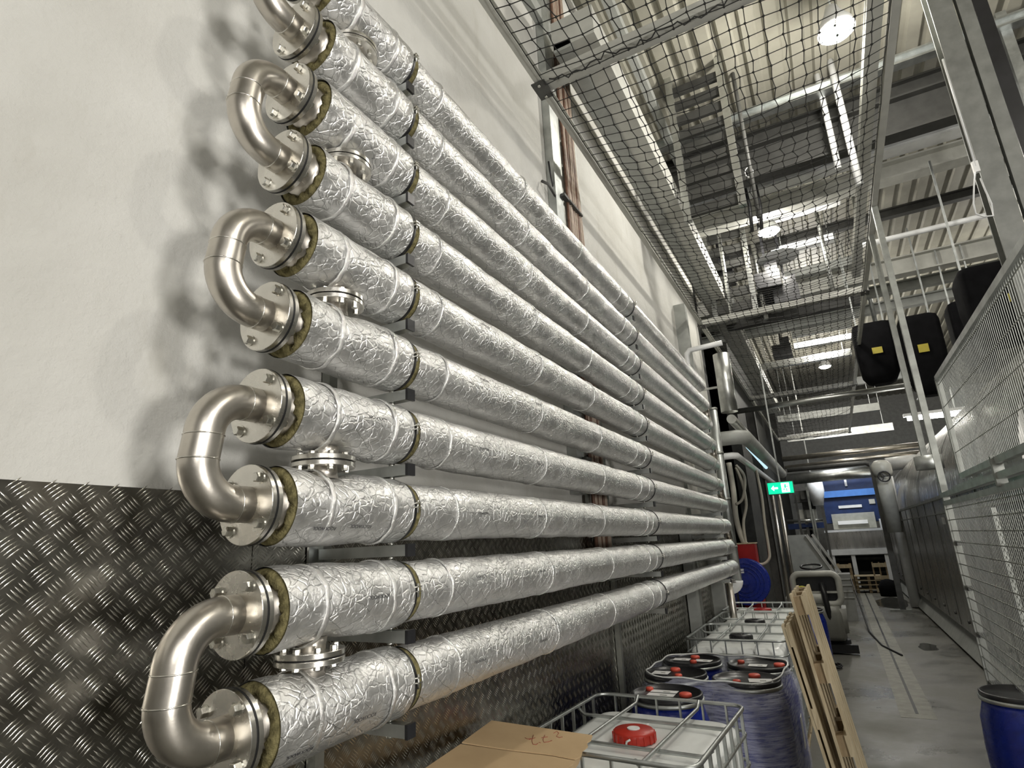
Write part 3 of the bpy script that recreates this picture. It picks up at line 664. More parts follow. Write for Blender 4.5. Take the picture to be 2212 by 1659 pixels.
if 1: pass; obj('housing', MB().box(((a.x+b.x)/2, 24, (a.z+b.z)/2+.14), (b.x-a.x+.2, .25, .1)), 'white_paint', T, True)
# cable loop hanging by the lamp
a = pt(1618, 372, Y=9.0)
mb = MB().tube([a+Vector((.06*math.sin(t*.5), 0, .09*math.cos(t*.5))) for t in range(13)], .008, 6, closed=True); mb.tube([a+Vector((0, 0, .09)), Vector((a.x, a.y, 9.12))], .008, 6)
solo('cable_loop', mb, 'white_paint', 'small loop of white cable hanging over the net', 'cable')
for k, (x0, y0, x1, y1) in enumerate(((1605, 390, 1625, 500), (1632, 400, 1645, 495))):
    a, b = pt(x0, y0, Y=10), pt(x1, y1, Y=10); solo('hose', MB().tube([(a.x, a.y, 9.12), a, (a+b)/2+Vector((.03, 0, 0)), b], .03, 8), 'black_rubber', '%s thick black hose hanging beside the small lamp' % ['left', 'right'][k], 'hose')
a = pt(1680, 557, Y=12.6); solo('curved_shade', MB().lathe([(.42, 0), (.3, .06), (.02, .1)], a, 'Z', 24), 'white_paint', 'shallow white dish shade hanging over the second net', 'shade')
# ================================================================ ON THE LEFT WALL
Lr = thing('cable_ladder', 'vertical cable ladder on the wall behind the net rail', 'cable ladder', (WX+.06, 5.0, 2.5))
ya, yb, z0, z1 = 4.78, 5.24, 2.5, 8.9
for y in (ya, yb): obj('rail', MB().bar((WX+.05, y, z0), (WX+.05, y, z1), .06, .018, (1, 0, 0)), 'galvanised_dull', Lr, True)
for k in range(22): obj('rung', MB().bar((WX+.04, ya, z0+.15+k*.3), (WX+.04, yb, z0+.15+k*.3), .02, .03), 'galvanised_dull', Lr, True)
for k in range(5): obj('cable_clamp', MB().bar((WX+.1, ya+.02, 3.1+k*.6), (WX+.1, yb-.1, 3.1+k*.6), .035, .02), 'dark_steel', Lr, True)
for k in range(9):
    rnd = random.Random(k); x = WX+.075; y = ya+.05+k*.042
    mb = MB().tube([(x+.008*math.sin(q*1.3+k), y+.009*math.sin(q*.9+k*2), z0-.4+q*.6) for q in range(16)], .016, 7)
    o = solo('cable', mb, 'beige_cable' if k % 3 else 'brown_cable', 'brown cable clamped on the wall cable ladder' if k % 3 == 0 else 'beige cable clamped on the wall cable ladder', 'cable', 'cables on the wall ladder')
Tk = thing('wall_trunking', 'grey vertical trunking on the wall just left of the cable ladder', 'trunking', (WX+.05, 4.5, 2.6))
obj('channel', MB().bar((WX+.045, 4.6, 2.6), (WX+.045, 4.6, 8.9), .17, .08, (1, 0, 0)), 'galvanised', Tk, True)
for k in range(7): obj('bracket', MB().box((WX+.1, 4.7, 2.9+k*.43), (.05, .12, .03)), 'dark_steel', Tk, True)
c = pt(1185, 405, X=WX+.06); solo('wall_hook', MB().tube([(WX+.02, c.y-.06, c.z+.05), (WX+.08, c.y-.05, c.z), (WX+.08, c.y+.1, c.z-.04)], .014, 6), 'dark_steel', 'small dark hook on the wall beside the trunking', 'hook')
mb = MB(); c = pt(1180, 260, X=WX+.1); mb.tube([(WX+.06, 4.45+.02*q, 5.75-.07*q-.03*math.sin(q)) for q in range(9)], .009, 6); solo('cable', mb, 'black_rubber', 'black cable drooping from the net frame corner to the trunking', 'cable')
# far end of the wall: return post, risers and valves
RZ = thing('riser_pipe', 'pale insulated riser passing the far pipe ends down to a white elbow', 'pipe', (-1.47, 10.1, .9))
tp, bt = pt(1556, 905, Y=10.1), pt(1592, 1253, Y=10.1)
obj('shaft', MB().tube([(bt.x, 10.1, bt.z), (bt.x, 10.1, tp.z+.2)], .075, 18), 'galvanised', RZ, True)
obj('drop', MB().tube([(bt.x-.12, 10.1, 0), (bt.x-.12, 10.1, bt.z-.1)], .05, 12), 'white_paint', RZ, True); obj('elbow', MB().tube(arc((bt.x-.12, 10.1, bt.z), .12, 0, -PI/2, 6, (1, 0, 0), (0, 0, 1)), .09, 16), 'white_paint', RZ, True)
for k in range(4): obj('joint', MB().lathe([(.082, -.02), (.082, .02)], (bt.x, 10.1, bt.z+.5+k*.75), 'Z', 18), 'galvanised_dull', RZ, True)
a, b = pt(1562, 765, Y=11.2), pt(1576, 890, Y=11.2)
solo('riser_pipe', MB().tube([(b.x, 11.2, b.z), (b.x, 11.2, a.z)], .15, 20).bar((b.x, 11.2, b.z+.5), (WX+.01, 11.2, b.z+.5), .04), 'duct_metal', 'fat foil-clad riser dropping behind the far net rail', 'pipe')
a = pt(1482, 758, Y=9.6); b = pt(1560, 742, Y=9.6)
WB = thing('white_bracket', 'white pipe frame standing over the far pipe ends', 'pipe frame', (a.x, 9.6, a.z-1.2))
obj('bar', MB().tube([(WX+.01, 9.6, a.z-1.3), (a.x-.05, 9.6, a.z-1.3), (a.x, 9.6, a.z-1.25), (a.x, 9.6, a.z-.06), (a.x+.06, 9.6, a.z), (b.x, 9.6, a.z+.02)], .045, 12), 'white_paint', WB, True)
a = pt(1512, 790, X=-1.6); solo('wall_column', MB().bar((-1.83, a.y, 0), (-1.83, a.y, 6.2), .14, .25, (1, 0, 0)), 'painted_grey', 'pale grey column against the wall right behind the far pipe ends', 'column')
for k, (p0, r, mt, lab) in enumerate((((1580, 905), .085, 'duct_metal', 'upper foil-clad pipe running back from the risers'), ((1585, 945), .13, 'painted_grey', 'fat grey-green pipe running back from the wall corner'), ((1575, 985), .06, 'white_paint', 'lower white pipe running back above the recess'))):
    a = pt(*p0, Y=11.0); mb = MB()
    if k == 1: mb.tube([(WX+.1, 11, a.z), (a.x+.05, 11, a.z), (a.x+.18, 11.15, a.z), (a.x+.18, 19, a.z)], r, 16)
    elif k == 2: mb.tube([(a.x-.3, 11, a.z), (a.x+.05, 11, a.z), (a.x+.12, 11.1, a.z), (a.x+.12, 19, a.z)], r, 12)
    else: mb.tube([a, (a.x, 19.5, a.z)], r, 16)
    solo('pipe', mb, mt, lab, 'pipe')
a = pt(1615, 965, Y=12.5); b = pt(1655, 1010, Y=16); solo('light_tube', MB().tube([a, b], .04, 8), 'tube_blue', 'bluish light tube under the grey-green pipe', 'lamp')
# drain leg and valve under the lowest pipe end
D = thing('drain_leg', 'short steel drain leg with flange under the far end of the lowest foil pipe', 'pipe', (PX, 9.15, 1.0))
obj('leg_pipe', MB().tube([(PX, 9.15, 1.62), (PX, 9.15, 1.05), (PX+.05, 9.2, 1.0), (PX+.25, 9.5, 1.0)], .05, 14), 'stainless', D, True)
for z in (1.6, 1.575): obj('flange', MB().disc((PX, 9.15, z), .095, .014, 'Z', 28), 'flange_steel', D, True)
# ================================================================ GOODS ALONG THE WALL
def tank_container(c, rz, capmat, lab, full=True, cap_lab=None, tilt=0):
    """one cubic metre container: plastic bottle in a tube cage on a pallet; local coordinates"""
    T = thing('cage_tank', lab, 'container', (c[0], c[1], 0), rz, 'white caged liquid containers')
    hx, hy = .5, .6
    b = MB().loft([(.15, .40, .5, .08), (.17, .46, .56, .08), (.24, .47, .57, .08), (1.0, .47, .57, .08), (1.045, .455, .555, .09), (1.073, .42, .52, .1), (1.081, .38, .48, .1), (1.085, .2, .25, .1)], seg=7)
    bo = obj('bottle', b, 'hdpe', T); tag(bo, 'white plastic bottle')
    mb = MB(); mb.lathe([(.118, 0), (.122, .004), (.122, .045), (.112, .058), (.0, .06)], (0, -.06, 1.088), 'Z', 40)
    for k in range(18):
        a = 2*PI*k/18; mb.box((.122*math.cos(a), -.06+.122*math.sin(a), 1.112), (.008, .016, .044), a)
    cp = obj('screw_cap', mb, capmat, T)
    if cap_lab: tag(cp, cap_lab)
    obj('cap_button', MB().lathe([(.038, 0), (.036, .006)], (0, -.06, 1.148), 'Z', 20), 'white_label' if capmat == 'red_plastic' else capmat, T)
    if capmat == 'red_plastic':
        for y in (-.215, .105): obj('seal_tag', MB().tube([(.0, y, 1.075), (.01, y+.01, 1.12), (.03, y+.015, 1.13)], .006, 6), 'hdpe', T)
    def rect(z, r=.0095, in_=0):
        P = []; hx2, hy2, cr = hx-in_, hy-in_, .09
        for q, (sx, sy) in enumerate(((1, 1), (-1, 1), (-1, -1), (1, -1))):
            for k in range(5):
                a = PI/2*q+PI/2*k/4; P.append((sx*(hx2-cr)+cr*math.cos(a), sy*(hy2-cr)+cr*math.sin(a), z))
        return MB().tube(P, r, 8, closed=True)
    for z in (1.16,): obj('rim_tube', rect(z, .0125), 'galvanised', T)
    for z in (.16, .34, .52, .70, .86, 1.02): obj('cage_hoop', rect(z), 'galvanised', T)
    xs = [-.38, -.23, -.08, .08, .23, .38]; ys = [-.48, -.32, -.16, 0, .16, .32, .48]
    for x in xs:
        for y in (-hy, hy): obj('cage_upright', MB().bar((x, y*.997, .15), (x, y*.997, 1.16), .018, .012), 'galvanised', T)
    for y in ys:
        for x in (-hx, hx): obj('cage_upright', MB().bar((x*.997, y, .15), (x*.997, y, 1.16), .012, .018), 'galvanised', T)
    for x in (-.21, .21): obj('top_bar', MB().tube([(x, -hy, 1.165), (x, -hy+.05, 1.13), (x, hy-.05, 1.13), (x, hy, 1.165)], .0115, 8), 'galvanised', T)
    for y in (-.26, .24): obj('top_bar', MB().tube([(-hx, y, 1.15), (-hx+.05, y, 1.112), (hx-.05, y, 1.112), (hx, y, 1.15)], .0115, 8), 'galvanised', T)
    mb = MB()
    for x in (-.44, 0, .44): mb.box((x, 0, .13), (.12, 1.2, .022)).box((x, 0, .011), (.12, 1.2, .022))
    for x in (-.22, .22): mb.box((x, 0, .13), (.14, 1.2, .022))
    for x in (-.44, 0, .44):
        for y in (-.54, 0, .54): mb.box((x, y, .07), (.1, .12, .096))
    obj('pallet_base', mb, 'wood', T); return T
tank_container((-1.245, 3.72), math.radians(-3), 'red_plastic', 'white caged liquid container with the red screw cap, in the foreground', cap_lab='red screw cap')
tank_container((-1.16, 7.42), 0, 'black_plastic', 'white caged container with black cap, behind the five blue drums')
tank_container((-1.16, 8.68), 0, 'black_plastic', 'third white caged container from the front, small black cap')
tank_container((-1.2, 9.98), 0, 'red_paint', 'farthest white caged container, dark red cap just visible')
# drums
def drum(x, y, z0, rz, lab, labels, bungs, r=.29, H=.95, wrapped=True, group='blue drums with black lids'):
    D = thing('drum', lab, 'drum', (x, y, z0), rz, group)
    obj('body', MB().lathe([(r-.03, 0), (r-.01, .02), (r-.005, .1), (r, .3), (r+.002, .6), (r-.01, .8), (r-.035, .88), (r-.045, H-.03)], (0, 0, 0), 'Z', 44), 'blue_plastic', D)
    obj('clamp_ring', MB().lathe([(.249, -.022), (.264, -.018), (.264, .006), (.25, .01)], (0, 0, H-.01), 'Z', 44), 'galvanised', D)
    obj('lid', MB().lathe([(.25, -.01), (.256, .004), (.256, .028), (.246, .034), (.238, .030), (.232, .014), (.02, .016), (0, .016)], (0, 0, H), 'Z', 44), 'black_plastic', D)
    for bx, by, br in bungs: obj('bung', MB().lathe([(br, 0), (br, .018), (br*.85, .024), (0, .024)], (bx, by, H+.014), 'Z', 20), 'orange_plastic', D)
    for lx, ly, lw, lh, la in labels:
        q = obj('label_sticker', MB().box((lx, ly, H+.021), (lw*1.15, lh*1.35, .0012), la), 'white_label', D)
        obj('print', MB().box((lx+.02, ly-.01, H+.0222), (lw*.3, lh*.3, .0006), la), 'grey_plastic', q)
    return D
zp = .145
drum(-1.395, 5.93, zp, 0, 'blue drum nearest the wall in the back row, black lid with two white labels', [(-.10, .02, .13, .075, 0), (.10, 0, .13, .075, -.1)], [(.0, .13, .042), (.03, -.09, .03)])
drum(-.815, 5.87, zp, 0, 'back right blue drum, black lid with one white label and two orange bungs', [(0, -.04, .13, .075, 0)], [(-.15, .06, .03), (.17, 0, .045)])
drum(-1.41, 5.34, zp, 0, 'front left wrapped blue drum, black lid with one white label at its left', [(-.12, .0, .12, .09, 0)], [(-.03, .13, .042), (.05, -.1, .03)])
drum(-.84, 5.27, zp, 0, 'front right wrapped blue drum, black lid, orange bung behind its label', [(.11, -.02, .15, .09, .2)], [(.05, .12, .045), (-.05, -.12, .03)])
drum(-1.31, 4.66, zp, 0, 'single blue drum right behind the foreground container, two long white labels', [(-.03, .05, .17, .055, 0), (-.03, -.05, .17, .06, 0)], [(.14, -.02, .045), (-.15, .08, .028)])
def pallet(c, rz, lab, L=1.2, Wd=.8):
    T = thing('pallet', lab, 'pallet', (c[0], c[1], 0), rz)
    for x in (-.35, -.175, 0, .175, .35): obj('deck_board', MB().box((x*Wd/.8, 0, .133), (.12, L, .022)), 'wood', T)
    for y in (-.53, 0, .53): obj('stringer', MB().box((0, y*L/1.2, .111), (Wd, .1, .022)), 'wood', T)
    for x in (-.35, 0, .35):
        obj('skid', MB().box((x*Wd/.8, 0, .011), (.1, L, .022)), 'wood', T)
        for y in (-.53, 0, .53): obj('block', MB().box((x*Wd/.8, y*L/1.2, .061), (.1, .14, .078)), 'wood_dark', T)
    return T
pallet((-1.12, 5.6), 0, 'floor pallet under the four wrapped blue drums', 1.2, 1.16)
pallet((-1.3, 4.67), PI/2, 'floor pallet under the single blue drum', .8, .62)
# stretch film around four drums: hull of their outlines
def hull(pts):
    pts = sorted(set(pts)); 
    def half(ps):
        h = []
        for p in ps:
            while len(h) > 1 and (h[-1][0]-h[-2][0])*(p[1]-h[-2][1])-(h[-1][1]-h[-2][1])*(p[0]-h[-2][0]) <= 0: h.pop()
            h.append(p)
        return h
    a, b = half(pts), half(pts[::-1]); return a[:-1]+b[:-1]
cen = [(-1.395, 5.93), (-.815, 5.87), (-1.41, 5.34), (-.84, 5.27)]
hp = hull([(cx+.302*math.cos(k*PI/24), cy+.302*math.sin(k*PI/24)) for cx, cy in cen for k in range(48)])
# resample hull
H_ = [Vector((x, y, 0)) for x, y in hp]; Lp = []
for i in range(len(H_)):
    a, b = H_[i], H_[(i+1) % len(H_)]; n = max(1, int((b-a).length/.03)); Lp += [a+(b-a)*k/n for k in range(n)]
mb = MB(); n = len(Lp); vs = []; lv = 26; cc = Vector((-1.115, 5.6, 0))
for j in range(lv):
    z = .08+(1.13-.08)*j/(lv-1)
    for i, p in enumerate(Lp):
        d = .010*noise.noise(Vector((p.x*3, p.y*3, z*9)))+.006*noise.noise(Vector((p.x*2, p.y*2, z*40)))
        sh = 1-.10*max(0, (z-.98)/.15) if z > .98 else 1
        q = cc+(p-cc)*(sh+d); vs.append((q.x, q.y, z))
mb.add(vs, [(j*n+i, j*n+(i+1) % n, (j+1)*n+(i+1) % n, (j+1)*n+i) for j in range(lv-1) for i in range(n)], True)
F = solo('stretch_wrap', mb, 'stretch_film', 'clear bluish stretch film wound round the four blue drums', 'plastic film')
rim = [Vector((vs[(lv-1)*n+i][0], vs[(lv-1)*n+i][1], 1.135+.006*math.sin(i*.5))) for i in range(0, n, 2)]
q = obj('rolled_edge', MB().tube(rim, .0065, 6, closed=True), 'hdpe', F, True)
a = pt(1697, 1590, X=-.53); obj('label_sticker', MB().box((-.508, 5.5, .72), (.004, .12, .22)), 'white_label', F, True)
# cardboard on the foreground container
A_, B_, C_ = pt(1062, 1556, X=-1.86), pt(1280, 1588, Z=1.19), pt(1245, 1662, Z=1.19)
nrm = (B_-A_).cross(C_-A_).normalized(); 
if nrm.z < 0: nrm = -nrm
def onp(x, y):
    q = (x-1106)/FPX*CR-(y-829.5)/FPX*CU+CF; return CP+q*((A_-CP).dot(nrm)/q.dot(nrm))
cb = thing('cardboard_box', 'flattened brown cardboard box lying on the foreground container by the wall', 'box', (A_+C_)/2)
def sheet(px, t_, name, mat='cardboard', par=cb, off=0):
    P = [onp(x, y)+nrm*off for x, y in px]
    if (P[1]-P[0]).cross(P[2]-P[1]).dot(nrm) < 0: P = P[::-1]
    mb = MB(); mb.prism([p-nrm*t_ for p in P], (0, 0, 0), nrm*t_); return obj(name, mb, mat, par, True)
f1 = sheet([(1062, 1556), (1280, 1588), (1277, 1598), (1268, 1604), (1270, 1612), (1258, 1622), (1256, 1632), (1243, 1639), (1190, 1629), (1110, 1620), (1048, 1611), (998, 1603)], .006, 'upper_flap')
f2 = sheet([(995, 1607), (1047, 1614.5), (1110, 1623.5), (1190, 1633), (1242, 1643), (1238, 1650), (1228, 1655), (1222, 1668), (1180, 1700), (1140, 1760), (830, 1740), (905, 1668)], .006, 'lower_flap')
sheet([(1050, 1570), (1262, 1598), (1252, 1622), (1234, 1646), (1210, 1670), (1140, 1745), (850, 1735)], .05, 'box_body', 'cardboard', cb, -.012)
def stroke(px, par):
    P = [onp(x, y)+nrm*.0008 for x, y in px]; obj('handwriting', MB().tube(P, .0016, 5), 'ink', par, True)
stroke([(1134, 1594), (1140, 1597), (1147, 1596)], f1); stroke([(1152, 1588), (1149, 1600), (1151, 1608), (1158, 1609), (1162, 1606)], f1); stroke([(1143, 1598), (1156, 1594)], f1)
stroke([(1164, 1604), (1168, 1605)], f1); stroke([(1177, 1588), (1173, 1598), (1175, 1604), (1184, 1603), (1192, 1600)], f1); stroke([(1170, 1594), (1183, 1592)], f1)
stroke([(1196, 1584), (1203, 1580), (1207, 1584), (1202, 1591), (1208, 1594), (1215, 1592)], f1)
# leaning long pallet, seen edge on
def leaning(x0, x1, y0, zt, wd, th, lab, nb, L0=0):
    """bottom (x0, y0, 0) to top (x1, y0, zt)"""
    T = thing('pallet', lab, 'pallet', (x0, y0, 0)); d = Vector((x1-x0, 0, zt)); L = d.length; d.normalize(); nx = Vector((d.z, 0, -d.x))
    def bx(l0, l1, t0, t1, w0, w1, name, mat):
        P = [Vector((x0, y0, 0))+d*l0+nx*t0+Vector((0, w0, 0)) for w0 in (w0,)]
        vs = [Vector((x0, y0, 0))+d*l+nx*t+Vector((0, w, 0)) for l in (l0, l1) for t in (t0, t1) for w in (w0, w1)]
        mb = MB(); mb.add(vs, [(0, 1, 3, 2), (4, 6, 7, 5), (0, 4, 5, 1), (2, 3, 7, 6), (0, 2, 6, 4), (1, 5, 7, 3)]); obj(name, mb, mat, T, True)
    for w in (0, .22, .44, .66): bx(0, L, 0, .018, w, w+.12, 'skid', 'wood')
    for w in (0, .2, .4, .6): bx(.02, L-.0, th-.018, th, w, w+.13, 'deck_board', 'wood')
    for k in range(nb):
        l = (L-.14)*k/(nb-1)
        bx(l, l+.12, .018, th-.034, 0.01, .1, 'block', 'wood_dark'); bx(l, l+.12, .018, th-.034, .34, .44, 'block', 'wood_dark'); bx(l, l+.12, .018, th-.034, .68, .78, 'block', 'wood_dark')
        bx(l, l+.12, th-.034, th-.018, 0, .79, 'stringer', 'wood')
    return T
leaning(-.13, -.372, 4.6, 1.80, .8, .10, 'tall wooden pallet leaning on its end against the wrapped drums, right one', 5)
leaning(-.205, -.455, 4.6, 1.60, .8, .05, 'slimmer wooden pallet tucked on the left side of the tall leaning pallet', 4)
d = pt(1742, 1312, Z=1.0); drum(d.x-.02, d.y, 0, 0, 'blue drum standing behind the leaning pallets', [], [(.1, 0, .04)])
d = pt(2112, 1500, Z=.96); drum(d.x+.27, d.y+.05, 0, 0, 'blue drum at the lower right, behind the fence post', [], [(.1, 0, .04)])
mb = MB()
c = pt(1795, 1443, Z=0); mb.tube([(c.x+.16*math.cos(t*.6)*(1+.15*math.sin(t)), c.y+.22*math.sin(t*.6), .012+.0012*t) for t in range(34)], .009, 6)
solo('hose_coil', mb, 'black_rubber', 'small black cable coil on the floor beside the leaning pallets', 'cable')
# ================================================================ RECESS: cabinet, reel, hoses
x0 = pt(1592, 1180, Y=13.0)
K = thing('red_cabinet', 'tall red cabinet behind the blue hose reel', 'cabinet', (-1.98, 13.3, 0))
a, b = pt(1590, 1176, Y=13.1), pt(1631, 1185, Y=13.1)
obj('body', MB().box(((a.x+b.x)/2, 13.3, a.z/2), (b.x-a.x, .35, a.z)), 'red_paint', K, True)
obj('top_edge', MB().box(((a.x+b.x)/2, 13.3, a.z+.01), (b.x-a.x+.03, .38, .025)), 'wood', K, True)
c = pt(1612, 1256, Y=12.6); RL_ = thing('hose_reel', 'round blue hose reel in front of the red cabinet', 'hose reel', (c.x, 12.6, c.z))
obj('disc', MB().lathe([(.42, -.10), (.43, -.09), (.43, -.07), (.38, -.06), (.38, .06), (.43, .07), (.43, .1)], (c.x, 12.6, c.z), 'Y', 40), 'blue_plastic', RL_, True)
for k in range(3): obj('rib', MB().tube([(c.x+(.2+.07*k)*math.cos(t*PI/16), 12.49, c.z+(.2+.07*k)*math.sin(t*PI/16)) for t in range(32)], .008, 5, closed=True), 'blue_plastic', RL_, True)
obj('sticker', MB().box((c.x-.06, 12.49, c.z+.2), (.12, .006, .08)), 'white_label', RL_, True)
obj('hub', MB().lathe([(.07, -.14), (.07, .1)], (c.x, 12.6, c.z), 'Y', 16), 'blue_plastic', RL_, True)
obj('wall_bracket', MB().bar((c.x, 12.7, c.z), (c.x, 13.2, c.z), .1), 'dark_steel', RL_, True)
HS = [([(1590, 1010), (1604, 1045), (1612, 1090), (1606, 1130), (1612, 1180)], .03, 'thin pale hose hanging in the dark recess, left'), ([(1574, 1000), (1584, 1060), (1590, 1120), (1605, 1168), (1622, 1182)], .06, 'wide pale duct hose bending down into the red cabinet'),
      ([(1632, 1010), (1645, 1070), (1652, 1130), (1660, 1180), (1662, 1205), (1650, 1218), (1632, 1218)], .028, 'pale pipe curving from the recess to the red cabinet'), ([(1590, 1005), (1608, 1030), (1605, 1075), (1590, 1090)], .03, 'looped pale hose high in the dark recess')]
for P_, r, lab in HS:
    P3 = [pt(x, y, Y=13.6-.04*i) for i, (x, y) in enumerate(P_)]; F_ = []
    for i in range(len(P3)-1):
        for k in range(5):
            u = k/5; p0, p1, p2, p3 = P3[max(0, i-1)], P3[i], P3[i+1], P3[min(len(P3)-1, i+2)]
            F_.append(.5*((2*p1)+(p2-p0)*u+(2*p0-5*p1+4*p2-p3)*u*u+(3*p1-p0-3*p2+p3)*u**3))
    F_.append(P3[-1]); solo('hose', MB().tube(F_, r, 10), 'pale_hose', lab, 'hose')
# pillar and bright vertical pipes behind the exit sign
p = pt(1662, 1150, Y=16); solo('steel_column', MB().ibeam((p.x, 16, 0), (p.x, 16, 5.4), .22, .2, .015, .012, (1, 0, 0)), 'dark_steel', 'dark steel column left of the exit sign', 'column')
for k, (x, y, r) in enumerate(((1686, 1180, .05), (1701, 1180, .045))):
    p = pt(x, y, Y=17); solo('riser_pipe', MB().tube([(p.x, 17, 0), (p.x, 17, 3.4)], r, 14), 'stainless', '%s of two shiny vertical pipes below the exit sign' % ['left', 'right'][k], 'pipe')
c = pt(1686, 1054, Y=14); E_ = thing('exit_sign', 'lit green emergency exit sign with white arrow', 'sign', (c.x, 14, c.z))
W_, H_2 = .50, .24
obj('housing', MB().box((c.x, 14.04, c.z), (W_+.03, .06, H_2+.03)), 'dark_steel', E_, True)
obj('green_panel', MB().box((c.x, 14.0, c.z), (W_, .02, H_2)), 'exit_green', E_, True)
ax, ay = c.x-.12, 13.985
mb = MB(); mb.prism([Vector((ax-.07, ay, c.z)), Vector((ax-.01, ay, c.z+.06)), Vector((ax-.01, ay, c.z+.02)), Vector((ax+.07, ay, c.z+.02)), Vector((ax+.07, ay, c.z-.02)), Vector((ax-.01, ay, c.z-.02)), Vector((ax-.01, ay, c.z-.06))], (0, 0, 0), (0, -.004, 0)); obj('arrow', mb, 'exit_white', E_, True)
obj('door_symbol', MB().box((c.x+.10, ay, c.z), (.16, .006, .2)), 'exit_white', E_, True)
mb = MB(); mx = c.x+.10; my = ay-.006
for d, s_ in (((0, .055), (.03, .03)), ((-.005, .015), (.03, .05)), ((-.03, -.035), (.05, .018)), ((.02, -.045), (.018, .06)), ((.03, .02), (.05, .014))): mb.box((mx+d[0], my, c.z+d[1]), (s_[0], .004, s_[1]))
obj('running_figure', mb, 'exit_green', E_, True)
obj('bracket', MB().bar((c.x, 14.04, c.z+.12), (c.x, 14.04, 6), .03), 'galvanised', E_, True)
# ================================================================ SCRUBBER
s0 = pt(1768, 1385, Z=0); SY = 13.2
a = pt(1713, 1300, Y=SY); b = pt(1826, 1300, Y=SY); sw = b.x-a.x; scx = (a.x+b.x)/2; top = pt(1765, 1236, Y=SY).z
S = thing('floor_scrubber', 'grey ride-on floor scrubber with a yellow ring on its front panel', 'cleaning machine', (scx, SY, 0))
h_ = top
mb = MB().loft([(.22, sw*.40, .5, .12), (.3, sw*.44, .6, .12), (h_*.5, sw*.44, .62, .12), (h_*.58, sw*.42, .6, .12)], (scx-.02, SY+.5, 0), 6); obj('body', mb, 'grey_plastic', S, True)
# front hood ring: rounded rectangular frame with dark opening
zc = h_*.79; P = []; hw_, hh_, cr = sw*.44, h_*.19, .13
for q_, (sx, sz) in enumerate(((1, 1), (-1, 1), (-1, -1), (1, -1))):
    for k in range(6):
        t_ = PI/2*q_+PI/2*k/5; P.append((scx+sx*(hw_-cr)+cr*math.cos(t_), SY, zc+sz*(hh_-cr)+cr*math.sin(t_)))
obj('front_frame', MB().tube(P, .06, 10, closed=True), 'pale_grey_plastic', S, True)
obj('front_opening', MB().box((scx, SY+.1, zc), (hw_*1.8, .1, hh_*1.7)), 'black_plastic', S, True)
obj('crossbar', MB().box((scx, SY+.0, zc-.06), (hw_*1.8, .06, .035)), 'pale_grey_plastic', S, True)
obj('lower_panel', MB().loft([(zc-hh_*.95, hw_*.6, .08, .05), (zc-hh_*.3, hw_*.55, .08, .05)], (scx-hw_*.3, SY, 0), 5), 'pale_grey_plastic', S, True)
yc_ = pt(1733, 1277, Y=SY-.1); obj('yellow_ring', MB().tube([yc_+Vector((.10*math.cos(t*PI/12), 0, .085*math.sin(t*PI/12))) for t in range(24)], .014, 8, closed=True), 'yellow_plastic', S, True)
st = pt(1752, 1224, Y=SY+.4); obj('steering_wheel', MB().tube([st+Vector((.19*math.cos(t*PI/12), .13*math.sin(t*PI/12), .04*math.sin(t*PI/12))) for t in range(24)], .02, 8, closed=True), 'black_plastic', S, True)
obj('steering_column', MB().bar(st, (st.x, SY+.15, zc+.1), .05), 'black_plastic', S, True)
obj('hose', MB().tube([(scx+.1, SY-.02, zc+.1), (scx+.13, SY-.12, zc-.1), (scx+.14, SY-.1, zc-.4), (scx+.15, SY, .35)], .05, 10), 'black_rubber', S, True)
obj('recovery_tank', MB().loft([(h_*.25, sw*.2, .3, .1), (h_*.55, sw*.22, .33, .1)], (scx+sw*.27, SY+.25, 0), 6), 'grey_plastic', S, True)
obj('squeegee', MB().box((scx+.1, SY+.0, .1), (sw*.95, .14, .14)), 'black_rubber', S, True)
for sx in (-.35, .35): obj('wheel', MB().lathe([(.16, -.05), (.16, .05)], (scx+sw*sx, SY+.75, .16), 'X', 20), 'black_rubber', S, True)
obj('brush_skirt', MB().lathe([(.42, .03), (.42, .2)], (scx, SY+.45, 0), 'Z', 24), 'black_rubber', S, True)
# grey boxy unit behind the scrubber
a, b = pt(1828, 1240, Y=18), pt(1848, 1300, Y=18)
GU = thing('equipment_cabinet', 'low grey slatted equipment cabinet right behind the scrubber', 'cabinet', (a.x-.1, 18.3, 0))
gx0 = pt(1795, 1290, Y=18).x
obj('body', MB().box(((gx0+b.x)/2, 18.3, a.z/2), (b.x-gx0, .7, a.z)), 'grey_plastic', GU, True)
for k in range(4): obj('trim_strip', MB().box(((gx0+b.x)/2, 17.94, a.z-.12-.15*k), (b.x-gx0, .02, .03)), 'pale_grey_plastic', GU, True)
mb = MB(); q0 = pt(1838, 1250, Y=17.8)
mb.tube([q0, q0+Vector((.1, -.5, -.7)), (q0.x+.15, 16, .02), (q0.x+.3, 14.2, .015), (q0.x+.55, 13.2, .015)], .018, 6); solo('hose', mb, 'black_rubber', 'black hose trailing from the grey cabinet across the floor', 'hose')
# sloping conveyor side panel
SPY = 18.5; Q = [pt(x, y, Y=SPY) for x, y in ((1697, 1157), (1738, 1155), (1806, 1248), (1812, 1262), (1716, 1262))]
GP = thing('conveyor_guard', 'grey sloping conveyor side panel above the scrubber', 'machine', (Q[4].x, SPY, 0))
mb = MB(); mb.prism([Vector(p) for p in Q], (0, 0, 0), (0, .5, 0)); obj('side_panel', mb, 'painted_grey', GP, True)
for off in (0, .14): obj('edge_rail', MB().bar(Q[1]+Vector((.05+off, -.05, 0)), Q[2]+Vector((.05+off, -.05, 0)), .06), 'duct_metal', GP, True)
obj('stand', MB().box(((Q[4].x+Q[3].x)/2, SPY+.25, Q[4].z/2), (Q[3].x-Q[4].x, .5, Q[4].z)), 'dark_steel', GP, True)
